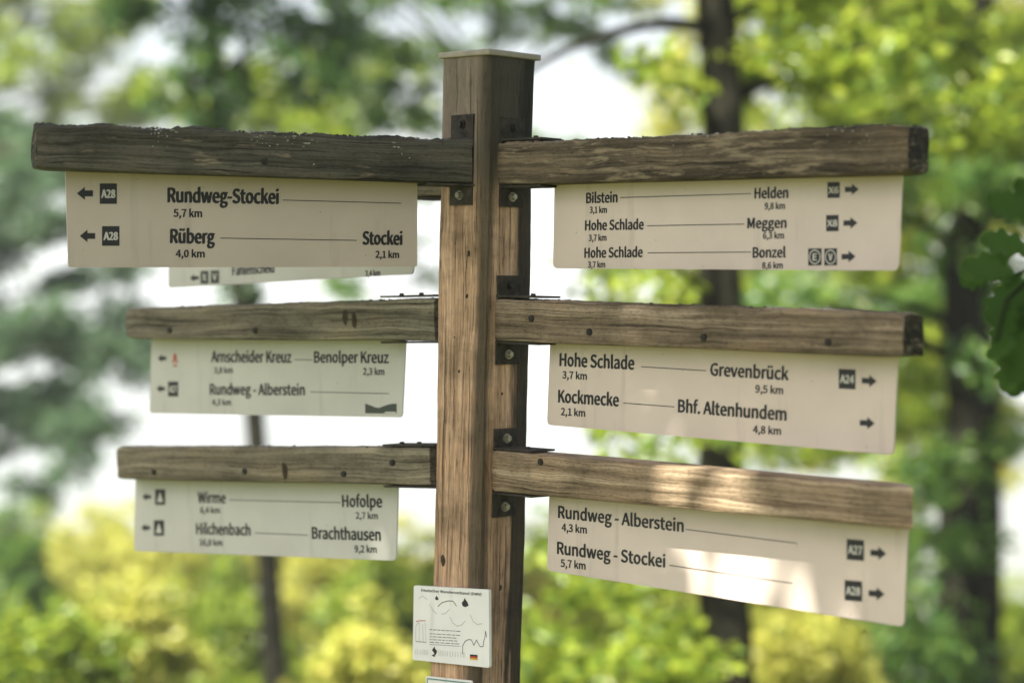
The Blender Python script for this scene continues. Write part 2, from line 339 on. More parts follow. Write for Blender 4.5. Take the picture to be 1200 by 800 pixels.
# --- lettering
# condensed humanist letterforms: advance | outline points | triangles, 500 units to the cap height
GLYPH = {" ": "153||",
  '(': "231|163 -134 201 -117 136 41 115 212 136 383 201 540 163 558 89 397 63 212 89 27|7 5 6 7 4 5 8 4 7 8 3 4 9 3 8 9 2 3 9 1 2 0 1 9",
  ')': "231|68 -134 141 27 168 212 141 397 68 558 29 540 95 383 117 212 95 41 29 -117|5 3 4 6 3 5 6 2 3 7 2 6 8 2 7 8 1 2 9 1 8 9 0 1",
  ',': "190|51 -130 124 -73 151 13 137 67 98 86 65 74 51 42 65 10 97 -1 104 -1 86 -55 36 -93|5 3 4 6 3 5 6 2 3 7 2 6 7 9 2 9 1 2 8 9 7 10 1 9 11 1 10 11 0 1",
  '-': "237|31 167 206 167 206 215 31 215|0 2 3 0 1 2",
  '.': "190|95 -9 127 4 140 38 127 73 95 86 63 73 50 38 63 4|5 3 4 6 3 5 6 2 3 7 2 6 7 1 2 7 0 1",
  '0': "379|190 -9 303 56 345 252 303 445 190 509 76 445 34 252 76 56 190 42 121 92 94 252 121 410 190 460 259 410 285 252 259 92|5 12 4 12 3 4 5 11 12 13 3 12 6 11 5 13 2 3 6 10 11 14 2 13 7 10 6 7 9 10 15 2 14 15 1 2 7 8 9 8 1 15 8 0 1 0 8 7",
  '1': "379|60 0 334 0 334 52 234 52 234 500 186 500 141 479 83 465 83 425 172 425 172 52 60 52|6 4 5 6 9 4 9 3 4 7 9 6 8 9 7 10 3 9 0 10 11 0 3 10 0 2 3 0 1 2",
  '2': "379|30 0 344 0 344 54 206 54 165 52 124 49 266 210 321 362 281 469 175 509 92 489 27 436 63 400 110 442 167 458 236 430 259 359 203 217 30 37|10 8 9 11 14 10 14 8 10 14 15 8 15 7 8 11 13 14 11 12 13 16 7 15 16 6 7 17 6 16 18 6 17 18 5 6 4 2 3 4 1 2 5 1 4 18 1 5 0 1 18",
  '3': "379|179 -9 293 29 340 134 310 218 235 261 235 264 299 308 323 384 282 476 177 509 100 492 38 450 72 410 119 445 175 458 237 437 260 379 230 311 121 284 121 236 243 209 277 136 249 68 175 43 103 60 52 100 20 60 83 12|10 8 9 11 8 10 11 14 8 14 15 8 15 7 8 11 13 14 12 13 11 16 7 15 16 6 7 17 6 16 18 6 17 18 5 6 19 5 18 19 4 5 19 3 4 20 3 19 20 2 3 21 2 20 22 2 21 22 1 2 26 24 25 23 1 22 26 23 24 27 23 26 27 1 23 27 0 1",
  '4': "379|232 0 291 0 291 138 357 138 357 188 291 188 291 500 222 500 14 179 14 138 232 138 232 188 78 188 192 358 213 395 233 432 235 432 233 386 232 341|8 6 7 8 15 6 15 16 6 16 5 6 8 14 15 17 5 16 8 13 14 18 5 17 8 12 13 11 5 18 8 11 12 8 5 11 8 4 5 8 3 4 9 3 8 10 3 9 0 2 10 2 3 10 0 1 2",
  '5': "379|179 -9 292 36 342 162 298 284 192 322 151 317 117 302 130 447 318 447 318 500 75 500 59 267 92 246 132 267 175 275 251 245 279 161 248 75 173 43 100 60 50 98 18 57 82 12|11 7 10 7 9 10 7 8 9 11 6 7 5 3 4 6 3 5 11 3 6 11 14 3 14 15 3 15 2 3 11 13 14 11 12 13 16 2 15 16 1 2 17 1 16 21 19 20 18 1 17 21 18 19 22 18 21 22 1 18 22 0 1",
  '6': "379|205 -9 306 36 349 153 311 271 210 310 150 294 97 250 136 412 226 458 269 447 305 420 340 458 291 495 223 509 94 447 38 239 86 53 98 201 150 250 200 264 268 234 290 153 266 71 205 40 131 82|14 12 13 14 8 12 8 11 12 14 7 8 9 11 8 9 10 11 15 7 14 15 6 7 5 3 4 6 19 5 19 3 5 19 20 3 20 2 3 6 18 19 15 18 6 15 17 18 16 17 15 21 2 20 16 24 17 22 2 21 22 1 2 16 23 24 23 1 22 0 23 16 0 1 23",
  '7': "379|135 0 200 0 232 248 347 462 347 500 33 500 33 447 276 447 172 243|6 4 5 6 3 4 6 7 3 7 2 3 8 2 7 8 1 2 0 1 8",
  '8': "379|191 -9 304 28 347 120 322 202 263 252 263 255 307 304 329 376 293 471 192 508 95 472 55 381 75 313 123 265 123 263 60 209 31 124 76 29 225 271 146 313 112 381 134 439 192 461 254 435 276 372 263 319 192 38 117 64 87 130 106 194 156 243 248 197 288 122 262 61|10 8 9 11 21 10 21 22 10 22 8 10 22 23 8 23 7 8 11 20 21 24 7 23 12 20 11 12 19 20 24 6 7 25 6 24 18 6 25 13 19 12 13 18 19 18 5 6 13 5 18 14 5 13 15 30 14 30 5 14 30 4 5 30 3 4 15 29 30 31 3 30 16 29 15 31 2 3 32 2 31 16 28 29 16 27 28 17 27 16 33 2 32 33 1 2 17 26 27 26 1 33 17 1 26 0 1 17",
  '9': "379|160 -9 286 55 342 271 294 450 173 509 72 464 30 347 68 229 168 190 230 206 283 250 243 89 158 43 112 53 74 81 40 42 90 6 282 303 230 252 178 236 111 266 89 347 113 429 174 460 249 420|5 23 4 23 3 4 6 22 5 22 23 5 24 3 23 24 2 3 6 21 22 17 2 24 7 21 6 7 20 21 18 2 17 18 10 2 10 1 2 7 19 20 19 10 18 19 9 10 11 1 10 7 9 19 8 9 7 12 1 11 15 13 14 12 0 1 15 12 13 15 0 12 16 0 15",
  'A': "415|3 0 66 0 115 153 297 153 345 0 412 0 242 500 172 500 130 203 155 280 181 363 205 449 207 449 232 364 258 280 282 203|0 11 7 11 6 7 11 12 6 12 5 6 0 10 11 13 5 12 14 5 13 0 9 10 0 8 9 15 5 14 0 2 8 2 15 8 2 3 15 3 5 15 0 1 2 4 5 3",
  'B': "448|69 0 228 0 365 36 417 147 389 228 316 266 316 269 370 311 389 378 341 472 217 500 69 500 132 288 132 450 209 450 297 432 327 370 299 310 206 288 132 50 132 239 219 239 320 217 355 149 319 74 219 50|0 13 11 13 10 11 13 9 10 13 14 9 14 15 9 15 8 9 0 12 13 16 8 15 16 7 8 17 7 16 17 6 7 18 6 17 0 20 12 20 18 12 20 6 18 20 5 6 20 21 5 21 4 5 0 19 20 22 4 21 22 3 4 23 3 22 24 3 23 24 2 3 25 2 24 0 25 19 0 2 25 0 1 2",
  'C': "435|257 -9 343 10 411 63 376 103 324 61 260 46 146 102 104 252 148 399 262 454 319 441 364 407 398 447 342 490 261 509 103 440 40 250 102 60|15 13 14 15 9 13 9 12 13 15 8 9 10 12 9 10 11 12 16 8 15 16 7 8 16 6 7 17 6 16 4 2 3 17 5 6 4 1 2 5 1 4 0 5 17 0 1 5",
  'D': "469|69 0 196 0 369 67 429 252 369 436 194 500 69 500 132 52 132 449 188 449 321 398 364 252 321 104 188 52|0 8 6 8 5 6 8 9 5 9 4 5 0 7 8 10 4 9 10 3 4 11 3 10 12 3 11 12 2 3 13 2 12 13 1 2 0 13 7 0 1 13",
  'E': "402|69 0 364 0 364 54 132 54 132 236 321 236 321 290 132 290 132 447 357 447 357 500 69 500|0 8 11 8 10 11 8 9 10 0 7 8 0 4 7 4 6 7 4 5 6 0 3 4 0 2 3 0 1 2",
  'F': "377|69 0 132 0 132 224 323 224 323 278 132 278 132 447 357 447 357 500 69 500|0 6 9 6 8 9 6 7 8 0 5 6 0 2 5 2 4 5 2 3 4 0 1 2",
  'G': "470|265 -9 355 8 420 49 420 259 255 259 255 207 362 207 362 76 322 54 271 46 148 102 104 252 150 399 271 454 334 440 379 407 413 447 356 489 269 509 105 440 40 250 103 60|19 17 18 19 13 17 13 16 17 19 12 13 14 16 13 14 15 16 20 12 19 20 11 12 5 3 4 5 6 3 6 2 3 20 10 11 21 10 20 7 2 6 21 9 10 8 2 7 0 9 21 9 2 8 9 1 2 0 1 9",
  'H': "497|69 0 132 0 132 236 365 236 365 0 428 0 428 500 365 500 365 291 132 291 132 500 69 500|0 10 11 0 9 10 8 6 7 8 5 6 0 2 9 2 8 9 2 3 8 3 5 8 0 1 2 4 5 3",
  'I': "200|69 0 132 0 132 500 69 500|0 2 3 0 1 2",
  'K': "441|69 0 132 0 132 158 218 261 368 0 438 0 257 310 414 500 342 500 133 249 132 249 132 500 69 500|0 11 12 0 10 11 9 7 8 9 6 7 9 3 6 3 5 6 9 2 3 4 5 3 0 9 10 0 2 9 0 1 2",
  'L': "370|69 0 351 0 351 54 132 54 132 500 69 500|0 4 5 0 3 4 0 2 3 0 1 2",
  'M': "554|69 0 126 0 126 277 123 350 117 424 120 424 160 310 255 50 297 50 392 310 432 424 435 424 429 350 426 277 426 0 485 0 485 500 409 500 314 233 297 181 279 128 276 128 258 181 240 233 145 500 69 500|0 4 25 4 24 25 4 5 24 5 23 24 18 10 17 10 16 17 10 11 16 11 15 16 0 3 4 6 23 5 18 9 10 12 15 11 0 2 3 13 15 12 7 23 6 18 8 9 0 1 2 14 15 13 7 22 23 19 8 18 7 21 22 20 8 19 7 20 21 7 8 20",
  'N': "493|69 0 128 0 128 263 126 341 121 419 123 419 177 316 359 0 424 0 424 500 364 500 364 240 367 160 373 82 370 82 316 185 133 500 69 500|0 4 17 4 16 17 4 5 16 5 15 16 11 9 10 11 8 9 0 3 4 6 15 5 0 2 3 7 15 6 0 1 2 12 8 11 7 14 15 13 8 12 7 13 14 7 8 13",
  'O': "506|253 -9 407 61 467 252 407 440 253 509 99 440 40 252 99 61 253 46 145 102 104 252 145 399 253 454 361 399 402 252 361 102|5 12 4 12 3 4 5 11 12 13 3 12 6 11 5 13 2 3 6 10 11 14 2 13 7 10 6 7 9 10 15 2 14 15 1 2 7 8 9 8 1 15 8 0 1 0 8 7",
  'R': "433|132 263 132 449 216 449 306 429 337 360 306 287 216 263 343 0 414 0 287 219 369 266 400 360 351 469 225 500 69 500 69 0 132 0 132 212 222 212|15 1 14 1 13 14 1 12 13 1 2 12 2 3 12 3 11 12 15 0 1 4 11 3 5 11 4 5 10 11 6 10 5 6 9 10 15 17 0 17 6 0 17 9 6 17 18 9 18 8 9 15 16 17 7 8 18",
  'S': "407|207 -9 331 32 377 133 347 218 274 267 203 297 147 327 120 381 146 434 214 454 276 441 327 407 360 447 296 492 214 509 101 472 56 377 89 292 158 248 229 217 289 184 313 128 285 69 208 46 133 63 70 108 33 65 110 11|15 13 14 15 12 13 16 8 15 8 9 15 9 12 15 10 12 9 10 11 12 16 7 8 16 6 7 17 6 16 17 5 6 17 4 5 18 4 17 18 3 4 19 3 18 19 20 3 20 2 3 21 2 20 21 1 2 22 1 21 26 24 25 23 1 22 27 24 26 27 23 24 27 1 23 27 0 1",
  'V': "392|160 0 233 0 392 500 328 500 248 229 224 147 199 64 196 64 172 147 148 229 67 500 1 500|0 10 11 0 9 10 4 2 3 4 1 2 0 8 9 5 1 4 0 7 8 6 1 5 0 6 7 0 1 6",
  'W': "599|123 0 198 0 273 302 286 359 298 415 301 415 313 359 325 302 401 0 477 0 580 500 520 500 467 228 453 147 439 65 435 65 417 147 400 228 330 500 272 500 203 228 185 147 168 65 165 65 150 147 135 228 83 500 18 500|0 26 27 0 25 26 20 18 19 20 4 18 4 5 18 5 17 18 12 10 11 12 9 10 20 3 4 6 17 5 20 2 3 7 17 6 20 1 2 8 17 7 0 24 25 21 1 20 8 16 17 13 9 12 8 15 16 0 23 24 22 1 21 14 9 13 0 22 23 0 1 22 8 14 15 8 9 14",
  'X': "391|12 0 78 0 150 135 170 174 190 216 193 216 216 174 236 135 310 0 380 0 233 255 370 500 304 500 237 372 219 338 201 299 198 299 177 338 159 372 91 500 21 500 158 259|21 19 20 21 18 19 13 11 12 13 10 11 21 17 18 14 10 13 21 16 17 15 10 14 21 15 16 21 10 15 0 4 21 4 10 21 4 5 10 5 9 10 0 3 4 6 9 5 0 2 3 7 9 6 0 1 2 8 9 7",
  'a': "384|148 -9 213 7 271 44 273 44 278 0 329 0 329 228 299 338 201 380 119 364 56 332 80 289 130 316 191 328 252 299 267 235 95 189 40 96 71 19 166 42 119 55 100 100 137 159 267 193 267 90 216 54|9 7 8 10 7 9 10 13 7 13 14 7 14 6 7 11 12 10 12 13 10 15 6 14 16 6 15 16 23 6 23 5 6 16 22 23 24 5 23 17 22 16 17 21 22 17 20 21 18 20 17 25 3 24 3 5 24 18 19 20 19 2 25 2 3 25 19 1 2 4 5 3 18 1 19 0 1 18",
  'b': "422|226 -9 338 43 387 191 349 328 239 380 178 365 123 328 126 394 126 543 63 543 63 0 113 0 118 38 121 38 172 4 216 44 173 52 126 82 126 277 176 314 224 327 299 290 322 190 292 83|10 8 9 10 7 8 10 6 7 5 3 4 6 3 5 6 20 3 20 21 3 21 2 3 10 18 6 18 19 6 19 20 6 22 2 21 10 17 18 22 1 2 23 1 22 15 1 23 10 12 17 12 16 17 12 15 16 12 1 15 12 13 1 13 0 1 10 11 12 14 0 13",
  'c': "348|209 -9 273 4 329 38 302 80 262 54 214 43 131 82 100 185 133 288 216 327 256 319 290 295 321 336 276 367 214 380 89 329 35 185 85 42|15 13 14 15 12 13 15 9 12 9 10 12 10 11 12 16 8 15 8 9 15 16 7 8 17 7 16 17 6 7 17 5 6 4 2 3 5 2 4 17 2 5 0 2 17 0 1 2",
  'd': "423|189 -9 251 7 302 44 304 44 309 0 360 0 360 543 297 543 297 400 301 337 253 368 196 380 85 327 36 185 78 42 203 44 127 81 100 186 132 288 207 327 252 318 297 289 297 94 251 56|8 6 7 8 5 6 9 5 8 12 10 11 12 9 10 12 19 9 19 20 9 20 21 9 21 5 9 13 18 12 18 19 12 22 5 21 13 17 18 13 16 17 14 16 13 23 3 22 3 5 22 14 15 16 15 3 23 14 2 15 2 3 15 14 1 2 4 5 3 0 1 14",
  'e': "378|213 -9 280 2 334 29 312 70 269 49 220 41 133 76 97 171 347 171 348 187 349 206 311 333 201 380 87 328 35 185 87 42 96 215 133 300 203 330 270 301 295 215|13 11 12 13 18 11 18 19 11 19 10 11 13 17 18 14 17 13 20 10 19 14 16 17 14 20 16 14 10 20 14 9 10 14 8 9 15 7 14 7 8 14 15 6 7 15 5 6 4 2 3 5 2 4 0 5 15 0 2 5 0 1 2",
  'f': "222|23 320 73 320 73 0 135 0 135 320 214 320 214 370 135 370 135 429 148 483 188 502 208 499 229 492 243 540 214 549 181 552 99 519 73 430 73 370 23 367|16 14 15 16 13 14 16 11 13 11 12 13 17 9 16 9 10 16 10 11 16 17 8 9 18 8 17 18 7 8 19 7 18 19 6 7 19 5 6 0 5 19 1 5 0 2 4 1 4 5 1 2 3 4",
  'g': "385|188 -171 324 -132 375 -42 343 25 246 46 173 46 122 57 108 86 115 111 132 130 159 121 187 117 283 152 323 246 314 290 293 323 368 323 368 370 239 370 216 377 187 380 90 344 48 248 63 188 97 148 97 145 69 117 56 76 65 39 89 16 89 12 49 -26 35 -72 77 -145 187 160 132 183 108 248 132 311 187 334 243 311 266 248 243 183 196 -128 118 -110 89 -63 98 -31 127 0 152 -4 175 -5 239 -5 295 -16 314 -53 282 -104|21 19 20 21 18 19 21 17 18 21 16 17 22 37 21 37 38 21 38 16 21 39 15 38 15 16 38 39 14 15 22 36 37 40 14 39 40 13 14 23 36 22 23 35 36 41 13 40 41 12 13 24 35 23 24 34 35 34 12 41 24 12 34 24 11 12 25 11 24 26 9 25 9 11 25 26 8 9 10 11 9 27 8 26 27 7 8 27 6 7 28 6 27 28 5 6 28 4 5 28 3 4 29 3 28 29 49 3 49 50 3 50 2 3 30 49 29 31 46 30 46 49 30 31 45 46 47 49 46 48 49 47 51 2 50 32 45 31 32 44 45 51 1 2 52 1 51 32 43 44 33 43 32 42 1 52 33 42 43 33 1 42 33 0 1",
  'h': "414|63 0 126 0 126 269 175 311 226 325 280 302 297 226 297 0 359 0 359 235 331 343 246 380 178 362 123 318 126 394 126 543 63 543|0 15 16 0 14 15 0 13 14 12 10 11 13 10 12 13 4 10 4 5 10 5 9 10 13 3 4 0 2 13 2 3 13 6 9 5 0 1 2 6 8 9 7 8 6",
  'i': "188|94 447 124 458 136 488 124 517 94 529 64 517 53 488 64 458 63 0 126 0 126 370 63 370|8 10 11 8 9 10 5 3 4 6 3 5 6 2 3 7 2 6 7 1 2 0 1 7",
  'k': "377|63 0 124 0 124 98 194 179 302 0 370 0 230 221 353 370 284 370 127 175 124 175 124 543 63 543|0 11 12 0 10 11 9 7 8 9 6 7 9 3 6 3 5 6 9 2 3 4 5 3 0 9 10 0 2 9 0 1 2",
  'l': "194|128 -9 149 -7 164 -3 156 44 148 43 143 43 130 49 126 70 126 543 63 543 63 74 78 13|10 8 9 10 7 8 11 7 10 11 6 7 11 5 6 4 2 3 5 2 4 11 2 5 0 2 11 0 1 2",
  'm': "632|63 0 126 0 126 269 174 311 218 325 270 302 287 226 287 0 349 0 349 269 398 311 443 325 495 302 512 226 512 0 574 0 574 235 546 343 462 380 398 360 339 309 304 361 237 380 175 362 121 317 120 317 114 370 63 370|23 21 22 19 17 18 0 26 27 0 25 26 24 21 23 24 4 21 4 20 21 20 17 19 20 11 17 11 12 17 12 16 17 24 3 4 5 20 4 20 10 11 0 24 25 0 2 24 2 3 24 20 9 10 5 9 20 6 9 5 13 16 12 0 1 2 6 8 9 13 15 16 7 8 6 14 15 13",
  'n': "416|63 0 126 0 126 269 175 311 226 325 280 302 297 226 297 0 359 0 359 235 331 343 246 380 178 362 121 317 120 317 114 370 63 370|12 10 11 0 15 16 0 14 15 13 10 12 13 4 10 4 5 10 5 9 10 13 3 4 0 13 14 0 2 13 2 3 13 6 9 5 0 1 2 6 8 9 7 8 6",
  'o': "413|207 -9 326 42 378 185 326 329 207 380 87 329 35 185 87 42 207 43 129 82 100 185 129 288 207 327 285 288 314 185 285 82|5 3 4 6 11 5 11 12 5 12 3 5 12 13 3 13 2 3 6 10 11 14 2 13 7 10 6 7 9 10 15 2 14 15 1 2 8 1 15 7 8 9 7 1 8 0 1 7",
  'p': "423|63 -156 126 -156 126 -31 123 34 175 2 226 -9 338 43 387 191 349 328 239 380 177 364 121 327 120 327 114 370 63 370 216 44 174 52 126 82 126 277 176 314 224 327 299 290 322 190 292 83|10 8 9 0 13 14 0 12 13 11 8 10 11 20 8 20 21 8 21 7 8 0 11 12 0 18 11 18 19 11 19 20 11 22 7 21 0 17 18 22 6 7 23 6 22 15 6 23 0 3 17 3 16 17 3 15 16 3 6 15 3 5 6 0 2 3 4 5 3 0 1 2",
  'r': "265|63 0 126 0 126 238 170 305 218 324 238 322 254 318 266 372 248 378 226 380 168 359 121 303 120 303 114 370 63 370|10 8 9 10 7 8 10 6 7 0 13 14 0 12 13 11 4 10 4 5 10 5 6 10 11 3 4 11 2 3 0 11 12 0 2 11 0 1 2",
  's': "319|160 -9 260 24 294 101 258 176 181 214 126 238 102 278 118 316 171 332 215 322 254 299 284 338 234 367 170 380 76 349 42 275 77 205 150 168 208 141 235 98 217 57 162 40 102 52 52 84 22 42 84 6|14 12 13 14 11 12 15 7 14 7 8 14 8 11 14 8 9 11 9 10 11 15 6 7 15 5 6 16 5 15 16 4 5 16 3 4 17 3 16 17 18 3 18 2 3 19 2 18 19 1 2 20 1 19 24 22 23 21 1 20 24 21 22 25 21 24 25 1 21 25 0 1",
  't': "257|179 -9 214 -5 248 5 235 52 215 45 193 42 148 60 136 113 136 320 237 320 237 370 136 370 136 475 84 475 77 370 18 367 18 320 74 320 74 115 97 25|14 12 13 14 11 12 15 11 14 15 10 11 15 9 10 16 9 15 17 9 16 18 8 17 8 9 17 18 7 8 19 7 18 19 6 7 19 5 6 4 2 3 5 2 4 19 2 5 0 2 19 0 1 2",
  'u': "414|171 -9 238 9 293 58 295 58 300 0 352 0 352 370 290 370 290 108 241 60 190 45 136 68 120 143 120 370 57 370 57 136 85 28|15 13 14 15 12 13 8 6 7 8 5 6 15 11 12 16 11 15 9 3 8 3 5 8 16 10 11 10 2 9 2 3 9 10 1 2 4 5 3 16 1 10 0 1 16",
  'v': "355|143 0 216 0 347 370 285 370 215 160 198 105 181 50 177 50 161 105 143 160 74 370 9 370|0 10 11 0 9 10 4 2 3 4 1 2 0 8 9 5 1 4 0 7 8 6 1 5 0 6 7 0 1 6",
  'w': "547|121 0 194 0 246 198 259 252 271 306 275 306 287 252 300 200 353 0 429 0 529 370 469 370 415 156 404 104 393 53 389 53 377 104 364 156 306 370 245 370 187 156 174 104 162 53 159 53 148 104 137 156 82 370 18 370|0 26 27 0 25 26 20 18 19 20 4 18 4 5 18 5 17 18 12 10 11 12 9 10 20 3 4 6 17 5 7 17 6 20 2 3 8 17 7 20 1 2 0 24 25 21 1 20 8 16 17 13 9 12 0 23 24 22 1 21 8 15 16 14 9 13 0 22 23 0 1 22 8 14 15 8 9 14",
  'z': "324|24 0 304 0 304 50 102 50 298 337 298 370 45 370 45 320 219 320 24 33|7 5 6 7 4 5 7 8 4 8 3 4 9 3 8 9 2 3 9 1 2 0 1 9",
  'ü': "414|280 448 307 459 318 486 307 512 280 523 253 512 242 486 253 459 171 -9 238 9 293 58 295 58 300 0 352 0 352 370 290 370 290 108 241 60 190 45 136 68 120 143 120 370 57 370 57 136 85 28 133 448 160 459 171 486 160 512 133 523 106 512 95 486 106 459|23 21 22 23 20 21 16 14 15 16 13 14 23 19 20 24 19 23 17 11 16 11 13 16 24 18 19 18 10 17 10 11 17 18 9 10 12 13 11 24 9 18 8 9 24 30 28 29 31 28 30 31 27 28 32 27 31 32 26 27 25 26 32 5 3 4 6 3 5 6 2 3 7 2 6 7 1 2 0 1 7",
}
_gl = {}
def glyphs(body):
    if body not in _gl:
        v, f, x = [], [], 0
        for ch in body:
            adv, pts, tri = GLYPH[ch].split('|'); p = list(map(int, pts.split())); t = list(map(int, tri.split())); n = len(v)
            v += [((x + p[i]) / 500, p[i + 1] / 500) for i in range(0, len(p), 2)]
            f += [(t[i] + n, t[i + 1] + n, t[i + 2] + n) for i in range(0, len(t), 3)]; x += int(adv)
        _gl[body] = (np.array(v), f)
    return _gl[body]
class Sheet:
    """lettering and marks laid on a panel: bm in panel coordinates, loc() gives panel coordinates of a surveyed point"""
    heavy = .125
    def __init__(s, bm, mw, q, n, y, sc): s.bm, s.mi, s.q, s.n, s.y, s.sc = bm, mw.inverted(), q, n, y, sc
    def loc(s, px, py): p = s.mi @ hit(px, py, s.q, s.n); return Vector((p.x, p.z))
    def poly(s, pts, mi, lift=1):
        f = s.bm.faces.new([s.bm.verts.new((p[0], s.y - .0004 * lift, p[1])) for p in pts]); f.material_index = mi
    def text(s, body, x0, y0, x1, y1, cap, mi=1, bold=.012, lift=1):
        a, b_ = s.loc(x0, y0), s.loc(x1, y1); d = b_ - a; n_ = Vector((-d.y, d.x)).normalized()
        h = (s.loc((x0 + x1) / 2, (y0 + y1) / 2 - cap) - s.loc((x0 + x1) / 2, (y0 + y1) / 2)).length
        v, f = glyphs(body); lo, hi = v[:, 0].min(), v[:, 0].max()
        st = h * s.heavy                                   # heavier strokes: copies shifted by a fraction of the cap height
        ux = d.normalized()
        for k, (ox, oy) in enumerate(((-.5, -.25), (-.17, .25), (.17, -.25), (.5, .25))):
            vs_ = []
            for x, y in v:
                q = a + d * ((x - lo) / (hi - lo)) * (1 - st / d.length) + ux * (st * (.5 + ox)) + n_ * (y * h * .97 + oy * st)
                vs_.append(s.bm.verts.new((q.x, s.y - .0004 * lift - .00005 * k, q.y)))
            for fc in f:
                try: s.bm.faces.new([vs_[i] for i in fc]).material_index = mi
                except ValueError: pass
    def line(s, x0, y0, x1, y1, w=.9, mi=1, lift=1):
        a, b_ = s.loc(x0, y0), s.loc(x1, y1); n_ = (b_ - a).orthogonal().normalized() * (w / F_PX * 4.77 / 2)
        s.poly((a - n_, b_ - n_, b_ + n_, a + n_), mi, lift)
    def curve(s, pts, w=.9, mi=1):
        for (a, b_) in zip(pts, pts[1:]): s.line(*a, *b_, w, mi)
    def arrow(s, x0, x1, yc, slope=0.0, left=True, k=1.0, mi=1):
        """fat arrow between the pixel columns x0 and x1"""
        w = x1 - x0; h = w * .82 * k
        sh = [(0, .5), (.5, 0), (.5, .27), (1, .27), (1, .73), (.5, .73), (.5, 1)]
        if not left: sh = [(1 - a, b_) for a, b_ in sh]
        s.poly([s.loc(x0 + a * w, yc + (b_ - .5) * h + (a - .5) * w * slope) for a, b_ in sh], mi)
    def badge(s, x0, y0, x1, y1, body=None, slope=0.0, mi=1, size=.40, wide=.84, tmi=2):
        dy = (x1 - x0) * slope / 2
        s.poly([s.loc(x0, y0 - dy), s.loc(x1, y0 + dy), s.loc(x1, y1 + dy), s.loc(x0, y1 - dy)], mi)
        if body:
            h = (y1 - y0) * size; m = (x1 - x0) * (1 - wide) / 2; yc = (y0 + y1) / 2 + h / 2
            s.text(body, x0 + m, yc - dy * wide, x1 - m, yc + dy * wide, h, tmi, .008, 2)

def rounded(pts, rad):
    """corner list -> outline with the two lower corners rounded (pts: TL, TR, BR, BL)"""
    TL, TR, BR, BL = pts; out = [TL]
    def arc(p, a, c):
        u = (a - p).normalized() * rad; w = (c - p).normalized() * rad
        return [p + u * (1 - math.sin(t)) + w * (1 - math.cos(t)) for t in np.linspace(0, math.pi / 2, 6)]
    return out + [*arc(BL, TL, BR)] + [*arc(BR, BL, TR)] + [TR]

